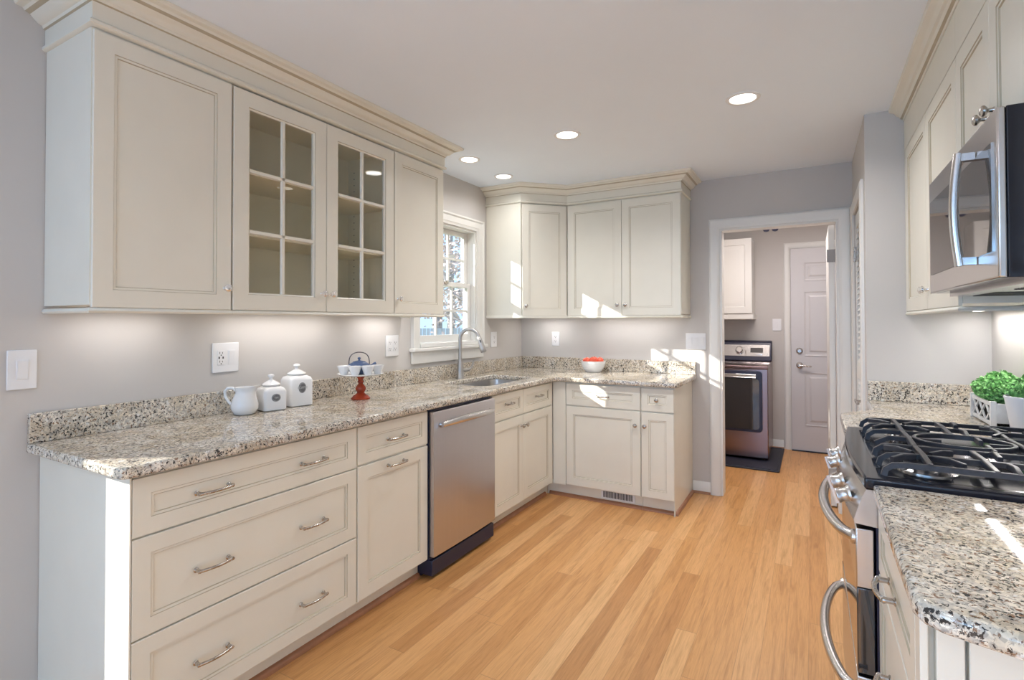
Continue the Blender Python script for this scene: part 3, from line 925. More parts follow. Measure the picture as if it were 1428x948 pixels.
d = front(t, 'door', 0.4595, 0.904, 1.378, 2.274); knob(d, 0.4595 + 0.030, 1.460)
rail_under(t, [(0.0, 0.004), (0.9075, 0.004), (0.9075, 0.32)])
crown([(0.001, 3.681), (0.33, 3.681), (0.61, BY), (1.518, BY), (1.518, YB - 0.001)], 'cream stepped crown molding bending over the corner and back wall uppers')

# ---- right side uppers, front plane x=2.768 facing -x
RX = 2.768
XR = 3.10
def upper_r(name, label, ya, yb, z0, z1=2.36):
    return upper(name, label, (RX, yb, 0), -90, yb - ya, z0, z1, d=XR - RX - 0.003)
t = upper_r('wall_cabinet', 'cream two-door upper cabinet between the microwave and the pantry wall', 2.242, 3.347, UB)
W = 3.347 - 2.242
b = MB(); b.box(0.0, 0.028, 0.0, 0.0110, UB, 2.36); b.box(0.028, W, 0.0, 0.0110, 2.208, 2.36); b.build('frame', 'cream', t, smooth=0)
d = front(t, 'door', 0.032, 0.573, 1.378, 2.205, 0.06); knob(d, 0.548, 1.46, 'crystal')
d = front(t, 'door', 0.576, W - 0.003, 1.378, 2.205, 0.06); knob(d, 0.601, 1.46, 'crystal')
rail_under(t, [(0.0, 0.004), (W, 0.004), (W, 0.32)])
t = upper_r('wall_cabinet', 'short cream two-door cabinet directly above the microwave', 1.490, 2.240, 1.792)
W = 0.75
b = MB(); b.box(0.0, W, 0.0, 0.0110, 2.208, 2.36); b.build('frame', 'cream', t, smooth=0)
d = front(t, 'door', 0.003, 0.3735, 1.797, 2.205, 0.06); knob(d, 0.3735 - 0.035, 1.885)
d = front(t, 'door', 0.3765, W - 0.003, 1.797, 2.205, 0.06); knob(d, 0.3765 + 0.035, 1.885)
t = upper_r('wall_cabinet', 'cream two-door upper cabinet nearest the camera, past the microwave on the right wall', 0.93, 1.488, UB)
W = 0.558
b = MB(); b.box(0.0, W, 0.0, 0.0110, 2.208, 2.36); b.build('frame', 'cream', t, smooth=0)
d = front(t, 'door', 0.003, 0.2775, 1.378, 2.205, 0.06); knob(d, 0.25, 1.46)
d = front(t, 'door', 0.2805, W - 0.003, 1.378, 2.205, 0.06); knob(d, 0.31, 1.46)
rail_under(t, [(0.0, 0.32), (0.0, 0.004), (W, 0.004), (W, 0.32)])
CR2 = [(-0.02, 2.361), (0.004, 2.361), (0.006, 2.370), (0.016, 2.374), (0.022, 2.386), (0.032, 2.390), (0.040, 2.404), (0.046, 2.408), (0.062, 2.414), (0.066, 2.4285), (-0.02, 2.4285)]
crown([(RX, YP - 0.002), (RX, 0.93), (XR - 0.001, 0.93)], 'cream crown molding capping the uppers on the right wall', CR2, [0, 0, 1, 0, 0, 0, 0, 0, 0, 0, 0])

# ---- microwave
t = thing('microwave', 'stainless over-the-range microwave with dark mirrored door hung under the short cabinet', 'microwave', (2.692, 2.238, 1.42), -90)
W, H = 0.746, 0.368
b = MB(); b.box(0, W, 0.018, 0.405, 0, H); b.build('body', 'black', t, smooth=0, bevel=0.002)
b = MB(); b.box(0, W, 0.002, 0.0175, 0.0, H); d = b.build('door', 'steelh', t, bevel=0.004)
b = MB()
def flat_front(b, pts, y0, y1): b.loft([[(x, y0, z) for x, z in pts], [(x, y1, z) for x, z in pts]])
flat_front(b, [(0.03, 0.06), (W - 0.03, 0.06), (W - 0.03, 0.300), (0.03, 0.300)], -0.001, 0.003)
b.build('window', 'smoked', d, bevel=0.0)
b = MB(); n = 14
b.tube([(0.575, -0.030 - 0.010 * math.sin(PI * k / n), 0.042 + 0.276 * k / n) for k in range(n + 1)], 0.0105, 12, up=(1, 0, 0), flat=1.1)
b.box(0.565, 0.585, -0.030, 0.0, 0.044, 0.062); b.box(0.565, 0.585, -0.030, 0.0, 0.298, 0.316)
b.build('handle', 'steelh', d, smooth=40)
b = MB(); b.lathe([(0.0, -0.0015), (0.015, -0.0015), (0.0165, 0.0), (0.0165, 0.004)], 28, (0.44, 0.0, 0.335), 'y'); em = b.build('badge', 'chrome', d)
b = MB(); b.tube([(0.44 + 0.0115 * math.cos(a * PI / 12), -0.002, 0.335 + 0.0115 * math.sin(a * PI / 12)) for a in range(24)], 0.0009, 6, wrap=True)
for s_ in (-1, 1): b.tube([(0.44 + s_ * 0.004 + 0.004 * math.cos(a * PI / 8), -0.002, 0.335 + 0.0045 * math.sin(a * PI / 8)) for a in range(16)], 0.0008, 6, wrap=True)
b.build('badge_emblem', 'greylabel', em)
b = MB(); b.box(0.02, W - 0.02, 0.05, 0.38, -0.012, 0.0)
for k in range(12): b.box(0.06 + k * 0.02, 0.07 + k * 0.02, 0.10, 0.30, -0.014, -0.012, 1); b.box(0.45 + k * 0.02, 0.46 + k * 0.02, 0.10, 0.30, -0.014, -0.012, 1)
b.build('underside_panel', ['steelh', 'slot'], t, smooth=0)

# ---- right counters
far = [(2.452, 2.398), (2.452, 2.78), (2.457, 2.82), (2.594, 2.99), (2.594, YP - 0.003), (XR - 0.002, YP - 0.003), (XR - 0.002, 2.398)]
cf = slab_curve('countertop', [far[::-1]], 0.8795, 0.914, 0.0085, 'granite')
tag(cf, 'granite countertop section between the range and the pantry wall, under the green plants', 'countertop')
splash(cf, XP + 0.003, XR - 0.0215, YP - 0.022, YP - 0.002); splash(cf, XR - 0.021, XR - 0.001, 2.41, YP - 0.002)
near = [(2.478, 1.620), (2.475, 1.30), (2.474, 1.0), (2.483, 0.975), (2.502, 0.957), (2.60, 0.925), (2.80, 0.89), (XR - 0.002, 0.87), (XR - 0.002, 1.620)]
cn = slab_curve('countertop', [near], 0.8795, 0.914, 0.0105, 'granite')
tag(cn, 'granite countertop section nearest the camera, in front of the range at lower right', 'countertop')
splash(cn, XR - 0.021, XR - 0.001, 0.88, 1.615)

t = thing('base_cabinet', 'cream base cabinet of drawers under the nearest granite counter at lower right', 'cabinet', (2.487, 1.618, 0), -90)
W = 1.618 - 1.03
b = MB(); b.box(0, W - 0.021, 0.0112, XR - 2.505 - 0.003, 0.10, BT); b.box(0, W - 0.06, 0.07, XR - 2.505 - 0.003, 0.0, 0.10); b.build('body', 'cream', t, smooth=0)
for (z0, z1, pz) in ((0.702, 0.866, 0.765), (0.405, 0.693, 0.555), (0.108, 0.396, 0.26)):
    d = front(t, 'drawer', 0.006, W - 0.045, z0, z1, 0.05); pull(d, 0.27, pz, 0.115)
b = MB(); b.box(W - 0.042, W, 0.0, 0.0110, 0.10, BT - 0.003); b.box(W - 0.0205, W, 0.0205, 0.055, 0.10, BT - 0.003); b.build('corner_stile', 'cream', t, smooth=0, bevel=0.002)
b = MB(); b.panel(0.060, 0.57, 0.108, 0.866, door_rings(0.058), 0.0195)
d = b.build('end_door', ['cream', 'glaze'], t, smooth=25)
d.rotation_euler = (0, 0, R(90)); d.location = (W, 0.0, 0)
t = thing('base_cabinet', 'cream base cabinet on the far side of the range, beneath the plants', 'cabinet', (2.505, 2.85, 0), -90)
W = 2.85 - 2.402
carcass(t, W, XR - 2.505 - 0.003, 0.10, BT, 0.07)
d = front(t, 'drawer', 0.005, W - 0.004, 0.702, 0.866, 0.045); pull(d, W / 2, 0.785)
d = front(t, 'door', 0.005, W - 0.004, 0.108, 0.693); knob(d, 0.035, 0.62)
t = thing('base_cabinet', 'cream corner base cabinet between the pantry wall and the plants', 'cabinet', (2.605, YP - 0.004, 0), -90)
b = MB(); b.box(0, YP - 2.855, 0.0, XR - 2.605 - 0.003, 0.0, BT); b.build('body', 'cream', t, smooth=0)

# ---- range (local: front plane x=2.46 faces -x; local x runs toward the camera)
RY1 = 2.393; RW = 0.766
t = thing('range', 'stainless slide-in gas range with black cooktop between the right counters', 'range', (2.46, RY1, 0), -90)
D = XR - 2.46 - 0.005
b = MB(); b.box(0.004, RW - 0.004, 0.024, D, 0.03, 0.895); b.build('body', 'blackplastic', t, smooth=0)
def bow(u, a=0.022): return -a * math.sin(PI * min(max(u, 0), 1))
# cooktop slab with bowed front
b = MB(); n = 20
frontp = [(RW * k / n, bow(k / n)) for k in range(n + 1)]
b.prism(frontp + [(RW, D), (0, D)], 0.896, 0.926); ck = b.build('cooktop', 'black', t, bevel=0.006, seg=3)
b = MB()
pl = [(0.035 + (RW - 0.07) * k / n, 0.05 + bow(k / n, 0.018)) for k in range(n + 1)]
out_ = pl + [(RW - 0.035, D - 0.05), (0.035, D - 0.05)]
b.loft([[(x, y, 0.9262) for x, y in out_], [(RW / 2 + (x - RW / 2) * 0.985, D / 2 + (y - D / 2) * 0.985, 0.9268) for x, y in out_]]); b.build('burner_well', 'black', ck, smooth=0)
# sloped control panel
b = MB(); loops = []
for k in range(n + 1):
    u = k / n; x = 0.002 + (RW - 0.004) * u; o = bow(u)
    loops.append([(x, o + 0.004, 0.895), (x, o - 0.004, 0.880), (x, o - 0.024, 0.815), (x, o - 0.022, 0.805), (x, 0.03, 0.800), (x, 0.03, 0.895)])
b.loft(loops); cp = b.build('control_panel', 'steelh', t, smooth=30)
for y in (2.27, 2.13, 1.875, 1.735):
    x = RY1 - y; u = x / RW
    b = MB()
    b.lathe([(0.023, 0.0), (0.023, 0.006), (0.019, 0.010), (0.0175, 0.026), (0.020, 0.030), (0.020, 0.034), (0.012, 0.037), (0.0, 0.037)], 24, (0, 0, 0), 'z')
    b.box(-0.003, 0.003, -0.020, 0.020, 0.030, 0.043)
    kb = b.build('knob', 'knobmetal', cp, smooth=40)
    kb.location = (x, bow(u) - 0.014, 0.850); kb.rotation_euler = (R(107), 0, 0)
# oven door with black glass band; drawer below
def bowed(parent, name, z0, z1, y0, mat, x0=0.004, x1=RW - 0.004, th=0.04):
    b = MB(); loops = []
    for k in range(13):
        u = k / 12; x = x0 + (x1 - x0) * u
        loops.append([(x, y0, z0), (x, y0, z1), (x, y0 + th, z1), (x, y0 + th, z0)])
    b.loft(loops)
    return b.build(name, mat, parent, bevel=0.003)
od = bowed(t, 'oven_door', 0.640, 0.792, -0.020, 'steelh')
bowed(od, 'door_glass', 0.420, 0.639, -0.019, 'ovenglass')
def oven_handle(parent, z, yo):
    b = MB(); m_ = 18
    pts = []
    for k in range(m_ + 1):
        u = k / m_
        pts.append((0.055 + (RW - 0.11) * u, yo - 0.068 * (math.sin(PI * u) ** 0.55 if 0 < u < 1 else 0) + 0.002, z))
    b.tube(pts, 0.0145, 16, up=(0, 0, 1))
    for x in (0.055, RW - 0.055): b.lathe([(0.019, 0.0), (0.019, -0.006), (0.0145, -0.010)], 16, (x, yo, z), 'y')
    return b.build('handle', 'steelh', parent, smooth=60)
oven_handle(od, 0.752, -0.020)
dw = bowed(t, 'storage_drawer', 0.085, 0.412, -0.020, 'steelh')
oven_handle(dw, 0.345, -0.020)
b = MB(); b.box(0.02, RW - 0.02, 0.03, 0.10, 0.0, 0.03); b.build('toe_panel', 'blackplastic', t, smooth=0)
# burners and grates
def burner(x, y, r):
    b = MB(); b.lathe([(r * 1.28, 0.9265), (r * 1.28, 0.930), (r * 1.05, 0.934), (r * 0.9, 0.942), (r * 0.9, 0.944)], 28, (x, y, 0)); bb = b.build('burner', 'steelh', ck)
    b = MB(); b.lathe([(r * 0.97, 0.944), (r, 0.947), (r * 0.97, 0.952), (r * 0.5, 0.954), (0.0, 0.954)], 28, (x, y, 0)); b.build('burner_cap', 'iron', bb)
burner(0.145, 0.15, 0.036); burner(0.145, 0.45, 0.030); burner(0.62, 0.15, 0.052); burner(0.62, 0.45, 0.036)
b = MB(); b.lathe([(0.045, 0.9265), (0.042, 0.936), (0.040, 0.940)], 28, (RW / 2, 0.32, 0), sx=1.0, sy=1.9); bb = b.build('burner', 'steelh', ck)
b = MB(); b.lathe([(0.036, 0.940), (0.038, 0.944), (0.034, 0.949), (0, 0.950)], 28, (RW / 2, 0.32, 0), sx=1.0, sy=2.0); b.build('burner_cap', 'iron', bb)
ZT = 0.963
def long_bar(b, x, y0=0.055, y1=None, lean=0.0):
    y1 = y1 or D - 0.045
    pts = [(x + lean, y0 - 0.012, 0.932), (x + lean * 0.6, y0 - 0.008, 0.948), (x + lean * 0.3, y0 + 0.008, ZT - 0.003), (x, y0 + 0.035, ZT), (x, y1 - 0.035, ZT), (x, y1 - 0.008, ZT - 0.003), (x, y1 + 0.008, 0.948), (x, y1 + 0.010, 0.932)]
    b.bar(pts, 0.0115, 0.0135)
def grate(cx, bx, pts_b, ring=False):
    b = MB()
    hw = 0.118
    for s_ in (-1, 1):
        long_bar(b, cx + s_ * hw)
    if not ring: long_bar(b, cx)
    ys = [0.14, 0.40, D - 0.085] if ring else [0.14, 0.265, 0.40, D - 0.085]
    for y in ys: b.bar([(cx - hw, y, ZT + 0.001), (cx, y, ZT + 0.005), (cx + hw, y, ZT + 0.001)], 0.013, 0.015)
    if ring:
        b.bar([(cx + 0.095 * math.cos(a * PI / 16), 0.27 + 0.115 * math.sin(a * PI / 16), ZT + 0.005) for a in range(32)], 0.011, 0.014, wrap=True)
        b.bar([(cx, 0.056, 0.945), (cx, 0.09, ZT + 0.001), (cx, 0.22, ZT + 0.002)], 0.0115, 0.0135); b.bar([(cx, D - 0.085, ZT + 0.002), (cx, 0.33, ZT + 0.002)], 0.011, 0.0135)
        b.bar([(cx - hw, D / 2, ZT + 0.003), (cx - 0.03, D / 2, ZT + 0.003)], 0.011, 0.016); b.bar([(cx + hw, D / 2, ZT + 0.003), (cx + 0.03, D / 2, ZT + 0.003)], 0.011, 0.016)
    else:
        for (bx_, by_) in pts_b:
            for a in (45, 135, 225, 315):
                ca, sa = math.cos(R(a)), math.sin(R(a))
                b.bar([(bx_ + 0.115 * ca * 0.95, by_ + 0.105 * sa, ZT + 0.0015), (bx_ + 0.07 * ca, by_ + 0.07 * sa, ZT + 0.006), (bx_ + 0.028 * ca, by_ + 0.028 * sa, ZT + 0.003)], 0.011, 0.015)
        # raised arched finger ends
        for s_ in (-1, 1):
            b.bar([(cx + s_ * hw, D / 2 - 0.012, ZT), (cx + s_ * hw * 0.7, D / 2 - 0.012, ZT + 0.010), (cx + s_ * hw * 0.3, D / 2 - 0.012, ZT + 0.006)], 0.012, 0.014)
    return b.build('grate', 'iron', ck, smooth=30)
grate(0.143, 0, [(0.145, 0.14), (0.145, 0.45)])
grate(RW / 2, 0, [], True)
grate(RW - 0.143, 0, [(0.62, 0.14), (0.62, 0.45)])

# ------------------------------------------------------------------ recessed ceiling lights
def can(x, y, r, label, power):
    t = thing('ceiling_light', label, 'ceiling light', (x, y, CE), 0, 'recessed ceiling lights')
    b = MB(); b.lathe([(r, 0.0), (r, -0.003), (r * 0.92, -0.007), (r * 0.78, -0.006), (r * 0.74, -0.001)], 36)
    b.build('trim_ring', 'white', t, smooth=50)
    b = MB(); b.lathe([(0.0, -0.0025), (r * 0.74, -0.0025), (r * 0.76, 0.0)], 36); b.build('lens', 'lamp', t)
    l = bpy.data.lights.new('can_light', 'AREA'); l.shape = 'DISK'; l.size = 0.11; l.energy = power; l.color = (1.0, 0.98, 0.98); l.spread = R(150)
    o = bpy.data.objects.new('can_light', l); col.objects.link(o); o.parent = t; o.location = (0, 0, -0.012)
    return t
can(2.06, 2.80, 0.080, 'recessed ceiling light nearest the right wall, the largest one in view', 8.5)
can(1.107, 2.83, 0.080, 'recessed ceiling light alone in the middle of the ceiling', 8.5)
can(0.345, 2.93, 0.072, 'small recessed ceiling light just right of the left crown molding end', 2.2)
can(0.336, 3.40, 0.072, 'recessed ceiling light deepest in the corner, above the sink', 2.0)
can(1.5, 0.4, 0.08, 'added recessed light out of view, brightening the room near the open end of the counter', 2)  # unseen lamp, added to help light the room
can(2.0, -1.3, 0.08, 'added recessed light out of view, brightening the rear of the room by the wide window', 8)  # also never in view, added to brighten the rear of the room

# under-cabinet light bars
def ucl(x, y, rz, ln, label, power, z=UB + 0.0135):
    t = thing('under_cabinet_light', label, 'light bar', (x, y, z), rz, 'under-cabinet light bars')
    b = MB(); b.box(-ln / 2, ln / 2, -0.014, 0.014, -0.011, -0.0005); b.build('housing', 'white', t, bevel=0.002)
    b = MB(); b.box(-ln / 2 + 0.01, ln / 2 - 0.01, -0.009, 0.009, -0.0125, -0.0105); b.build('diffuser', 'strip', t, smooth=0)
    l = bpy.data.lights.new('strip_light', 'AREA'); l.shape = 'RECTANGLE'; l.size = ln; l.size_y = 0.02; l.energy = power; l.color = (1.0, 0.96, 0.95)
    o = bpy.data.objects.new('strip_light', l); col.objects.link(o); o.parent = t; o.location = (0, 0, -0.016)
ucl(0.12, 1.02, 90, 0.30, 'slim light bar under the leftmost single-door upper cabinet', 0.5)
ucl(0.12, 1.73, 90, 0.60, 'slim light bar under the glass-door cabinet', 1.1)
ucl(0.12, 2.40, 90, 0.30, 'slim light bar under the upper cabinet beside the window', 0.8)
ucl(0.35, 4.13, 0, 0.30, 'slim light bar under the diagonal corner cabinet', 0.9)
ucl(1.07, 4.13, 0, 0.60, 'slim light bar under the two-door cabinet on the back wall', 1.2)
ucl(3.02, 2.83, 90, 0.86, 'slim light bar under the upper cabinet beside the pantry wall', 2.4)
ucl(3.02, 1.20, 90, 0.45, 'slim light bar under the upper cabinet nearest the camera', 3.2)

# ------------------------------------------------------------------ wall plates
def plate(name, label, cat, loc, rz, w_, h_=0.118):
    t = thing(name, label, cat, loc, rz)
    b = MB(); b.box(-w_ / 2, w_ / 2, -0.006, 0.0, -h_ / 2, h_ / 2); b.build('cover_plate', 'white', t, bevel=0.003)
    return t
def rocker(t, x):
    b = MB(); b.box(x - 0.0165, x + 0.0165, -0.0075, -0.005, -0.0335, 0.0335); f = b.build('switch_frame', 'white', t, bevel=0.0008)
    b = MB(); b.loft([[(x - 0.014, -0.008, -0.030), (x - 0.014, -0.0125, 0.030), (x - 0.014, -0.006, 0.030), (x - 0.014, -0.006, -0.030)], [(x + 0.014, -0.008, -0.030), (x + 0.014, -0.0125, 0.030), (x + 0.014, -0.006, 0.030), (x + 0.014, -0.006, -0.030)]]); b.build('rocker', 'white', f, smooth=0)
def outlet(t, x, usb=False, big=False):
    b = MB(); b.box(x - 0.0165, x + 0.0165, -0.0085, -0.005, -0.0335, 0.0335); f = b.build('receptacle', 'white', t, bevel=0.001)
    b = MB()
    for s_ in (-1, 1):
        zc = s_ * 0.0195
        b.box(x - 0.0075, x - 0.0050, -0.0088, -0.0083, zc - 0.002, zc + 0.007); b.box(x + 0.0050, x + 0.0075, -0.0088, -0.0083, zc - 0.002, zc + 0.006)
        b.lathe([(0.0028, -0.0088), (0.0028, -0.0083)], 10, (x, 0, zc - 0.008), 'y')
    if usb: b.box(x - 0.012, x - 0.006, -0.0088, -0.0083, -0.005, 0.005); b.box(x + 0.006, x + 0.012, -0.0088, -0.0083, -0.005, 0.005)
    b.build('slots', 'slot', f, smooth=0)
t = plate('light_switch', 'single white rocker switch on the left wall at the edge of the photo', 'light switch', (0.0005, 0.731, 1.168), 90, 0.080, 0.135); rocker(t, 0)
t = plate('wall_outlet', 'double-wide white plate with outlet and switch above the white pitcher', 'outlet', (0.0005, 1.448, 1.168), 90, 0.125, 0.135); outlet(t, -0.024, True); rocker(t, 0.026)
t = plate('wall_outlet', 'white double-gang outlet plate to the right of the teapot', 'outlet', (0.0005, 2.552, 1.178), 90, 0.118, 0.135); outlet(t, -0.024); outlet(t, 0.024)
t = plate('wall_outlet', 'narrow white outlet plate in the corner right of the window', 'outlet', (0.0005, 3.795, 1.182), 90, 0.095, 0.13); outlet(t, 0)
t = plate('wall_outlet', 'narrow white outlet plate on the back wall left of the fruit bowl', 'outlet', (0.352, YB - 0.0005, 1.178), 0, 0.075, 0.125); outlet(t, 0)
t = plate('light_switch', 'wide triple switch plate on the back wall beside the doorway', 'light switch', (1.557, YB - 0.0005, 1.175), 0, 0.150, 0.128)
for x in (-0.046, 0, 0.046): rocker(t, x)
t = plate('light_switch', 'small white switch plate in the laundry room beside its six-panel door', 'light switch', (2.027, 6.1995, 1.295), 0, 0.085, 0.125); rocker(t, 0)

# ------------------------------------------------------------------ counter objects
CT = 0.9142
def text_part(parent, s, size, loc, rot, mat='letter'):
    cu = bpy.data.curves.new('lettering', 'FONT'); cu.body = s; cu.size = size; cu.align_x = 'CENTER'; cu.align_y = 'CENTER'; cu.extrude = 0.0003
    tmp = bpy.data.objects.new('tmp', cu); col.objects.link(tmp); bpy.context.view_layer.update()
    me = bpy.data.meshes.new_from_object(tmp.evaluated_get(bpy.context.evaluated_depsgraph_get())); bpy.data.objects.remove(tmp)
    me.materials.clear(); me.materials.append(M[mat])
    o = bpy.data.objects.new('lettering', me); col.objects.link(o); o.parent = parent; o.location = loc; o.rotation_euler = rot
    return o
# pitcher
t = thing('pitcher', 'small white ceramic pitcher with looped handle, leftmost of the white pots', 'pitcher', (0.115, 1.470, CT), 0)
H = 0.128
b = MB(); loops = []; prof = [(0.032, 0), (0.045, 0.004), (0.056, 0.025), (0.057, 0.045), (0.049, 0.072), (0.039, 0.094), (0.037, 0.106), (0.044, 0.122)]
def pl_loop(r, z, f, n=32):
    lp = []
    for i in range(n):
        a = 2 * PI * i / n
        sp = max(0, math.cos(a - R(35))) ** 6 * f
        lp.append(((r + sp * 0.030) * math.cos(a), (r + sp * 0.030) * math.sin(a), z + sp * 0.014))
    return lp
for r, z in prof: loops.append(pl_loop(r, z, max(0, (z - 0.085) / 0.037)))
for r, z in prof[::-1][:6]: loops.append(pl_loop(r - 0.004, z, max(0, (z - 0.085) / 0.037)))
b.loft(loops, cap=True); b.build('body', 'ceramic', t, smooth=60)
hx, hy = math.cos(R(215)), math.sin(R(215))
b = MB(); hp = [(0.036, 0.104), (0.052, 0.118), (0.074, 0.118), (0.087, 0.104), (0.084, 0.080), (0.070, 0.056), (0.054, 0.040)]
b.tube([(hx * r, hy * r, z) for r, z in hp], [0.005, 0.0055, 0.0055, 0.0055, 0.0055, 0.005, 0.005], 12, flat=1.2); b.build('handle', 'ceramic', t, smooth=60)
def jar(loc, w_, bh, label, words, rz, plaque):
    t = thing('canister', label, 'canister', loc, rz)
    b = MB(); a = w_ / 2
    def sq(h, z, r): return [(x, y, z) for x, y in rrect(-h, h, -h, h, r, 5)]
    b.loft([sq(a - 0.006, 0, 0.012), sq(a, 0.005, 0.014), sq(a, bh - 0.022, 0.014), sq(a - 0.006, bh - 0.008, 0.018), sq(a - 0.018, bh, 0.022), sq(a - 0.024, bh + 0.002, 0.022)])
    b.build('body', 'ceramic', t, smooth=50)
    rr = a * 0.74
    b = MB(); b.lathe([(rr * 0.92, bh + 0.002), (rr, bh + 0.006), (rr * 1.02, bh + 0.010), (rr * 0.8, bh + 0.017), (rr * 0.45, bh + 0.026), (rr * 0.2, bh + 0.031), (rr * 0.16, bh + 0.038), (rr * 0.30, bh + 0.043), (rr * 0.38, bh + 0.049), (rr * 0.30, bh + 0.055), (0, bh + 0.058)], 32)
    b.build('lid', 'ceramic', t, smooth=60)
    # oval plaque on the face turned to the room (+x) -> local -y here
    b = MB(); pw, ph, pz = plaque
    b.lathe([(1.0, 0.0), (1.0, -0.0015), (0.94, -0.0025), (0, -0.0025)], 32, (0, 0, 0), 'y', sx=pw, sy=ph)
    pq = b.build('plaque', 'greylabel', t, smooth=40); pq.location = (0, -a, pz)
    b = MB(); b.tube([(pw * 0.86 * math.cos(k * PI / 16), -0.0028, ph * 0.86 * math.sin(k * PI / 16)) for k in range(32)], 0.0006, 6, wrap=True); b.build('plaque_border', 'letter', pq)
    text_part(pq, words, ph * 0.62, (0, -0.0028, 0), (R(90), 0, 0))
    return t
jar((0.112, 1.605, CT), 0.108, 0.112, 'squat white ceramic canister with grey oval plaque, middle of the white pots', 'TEA', 78, (0.021, 0.018, 0.062))
jar((0.100, 1.757, CT), 0.118, 0.150, 'tall white ceramic canister with grey oval plaque and knobbed lid, beside the squat canister', 'COFFEE', 78, (0.019, 0.026, 0.092))
# cake stand + teapot + cups
SX, SY = 0.22, 2.071
t = thing('cake_stand', 'white cake plate on a red turned wooden pedestal holding teapot and cups', 'cake stand', (SX, SY, CT))
b = MB(); b.lathe([(0.050, 0), (0.051, 0.006), (0.044, 0.012), (0.040, 0.018), (0.030, 0.024), (0.022, 0.030), (0.019, 0.036), (0.026, 0.048), (0.028, 0.058), (0.024, 0.068), (0.014, 0.080), (0.012, 0.086), (0.018, 0.090), (0.018, 0.094), (0.013, 0.098), (0.015, 0.110), (0.022, 0.118), (0.022, 0.122)], 32)
b.build('pedestal', 'redwood', t, smooth=50)
b = MB(); b.lathe([(0.024, 0.1222), (0.060, 0.124), (0.110, 0.130), (0.122, 0.137), (0.120, 0.139), (0.105, 0.134), (0.06, 0.131), (0, 0.130)], 40)
b.build('plate', 'ceramic', t, smooth=50)
PZ = CT + 0.1345
fd = Vector((2.345 - SX, -SY, 0)).normalized(); rd = Vector((-fd.y, fd.x, 0))
cup0 = thing('tea_cup', 'x', 'cup')
b = MB()
def flu(r, z, n=32, k=8): return [((r * (1 + 0.03 * math.cos(k * 2 * PI * i / n))) * math.cos(2 * PI * i / n), (r * (1 + 0.03 * math.cos(k * 2 * PI * i / n))) * math.sin(2 * PI * i / n), z) for i in range(n)]
b.loft([flu(0.017, 0), flu(0.019, 0.003), flu(0.026, 0.024), flu(0.0335, 0.046), flu(0.0335, 0.0475), flu(0.031, 0.046), flu(0.023, 0.022), flu(0.014, 0.006)])
b.build('bowl', 'ceramic', cup0, smooth=60)
b = MB(); b.lathe([(0.0135, -0.0005), (0.017, 0.0006), (0.015, 0.001), (0.013, 0.0)], 20); b.build('foot', 'ceramic', cup0)
cups = [(-0.086, 0.030, 'white fluted tea cup at the left edge of the cake plate'), (-0.029, 0.078, 'white fluted tea cup second from left, in front of the teapot'), (0.036, 0.076, 'white fluted tea cup in front of the teapot, just left of its spout'), (0.089, 0.030, 'white fluted tea cup at the right edge of the cake plate')]
for i, (u, v, lb) in enumerate(cups):
    c = cup0 if i == 0 else copy_tree(cup0)
    p = Vector((SX, SY, 0)) + rd * u + fd * v
    c.location = (p.x, p.y, PZ + 0.0012); tag(c, lb, 'cup', 'white tea cups on the cake stand')
tp = Vector((SX, SY, 0)) + rd * -0.008 - fd * 0.035
t = thing('teapot', 'dark blue cast iron teapot with tall arched bail handle on the cake stand', 'teapot', (tp.x, tp.y, PZ - 0.002), math.degrees(math.atan2(rd.y, rd.x)))
b = MB(); b.lathe([(0.034, 0), (0.046, 0.006), (0.060, 0.026), (0.063, 0.040), (0.057, 0.051), (0.043, 0.060), (0.034, 0.064)], 36); b.build('body', 'blueiron', t, smooth=50)
b = MB(); b.lathe([(0.0345, 0.064), (0.034, 0.067), (0.018, 0.071), (0.006, 0.073), (0.005, 0.079), (0.009, 0.083), (0.009, 0.088), (0, 0.092)], 28); b.build('lid', 'blueiron', t, smooth=50)
b = MB(); b.tube([(0.054, 0, 0.034), (0.070, 0, 0.042), (0.082, 0, 0.054), (0.090, 0, 0.057)], [0.013, 0.010, 0.008, 0.007], 14); b.build('spout', 'blueiron', t, smooth=60)
b = MB(); b.tube([(0.054 * math.cos(R(a)) * (1.0 + 0.22 * math.sin(R(a)) ** 2), 0, 0.052 + 0.066 * math.sin(R(a)) ** 0.8) for a in range(0, 181, 12)], 0.0028, 10); b.build('bail_handle', 'darkhandle', t, smooth=60)
# fruit bowl
BX, BYY = 0.765, 4.135
t = thing('bowl', 'white ribbed ceramic bowl of red fruit on the back counter', 'bowl', (BX, BYY, CT))
b = MB(); b.lathe([(0.062, 0), (0.066, 0.004), (0.080, 0.022), (0.093, 0.050), (0.103, 0.088), (0.105, 0.092), (0.101, 0.092), (0.089, 0.052), (0.074, 0.022), (0.055, 0.012), (0, 0.010)], 44)
b.build('bowl_body', 'ceramic', t, smooth=50)
b = MB()
for z, r in ((0.030, 0.0845), (0.045, 0.0915), (0.060, 0.0965), (0.074, 0.1005)): b.tube([(r * math.cos(k * PI / 24), r * math.sin(k * PI / 24), z) for k in range(48)], 0.0016, 6, wrap=True)
b.build('ribs', 'ceramic', t)
ap = thing('red_fruit', 'x', 'fruit')
b = MB(); b.lathe([(0.0, 0.004), (0.012, 0.001), (0.024, 0.008), (0.031, 0.024), (0.031, 0.034), (0.024, 0.048), (0.012, 0.054), (0.004, 0.051), (0.0, 0.049)], 24); b.build('flesh', 'apple', ap, smooth=80)
b = MB(); b.tube([(0, 0, 0.048), (0.001, 0.001, 0.055), (0.004, 0.002, 0.061)], [0.0015, 0.0013, 0.0016], 6); b.build('stem', 'stem', ap)
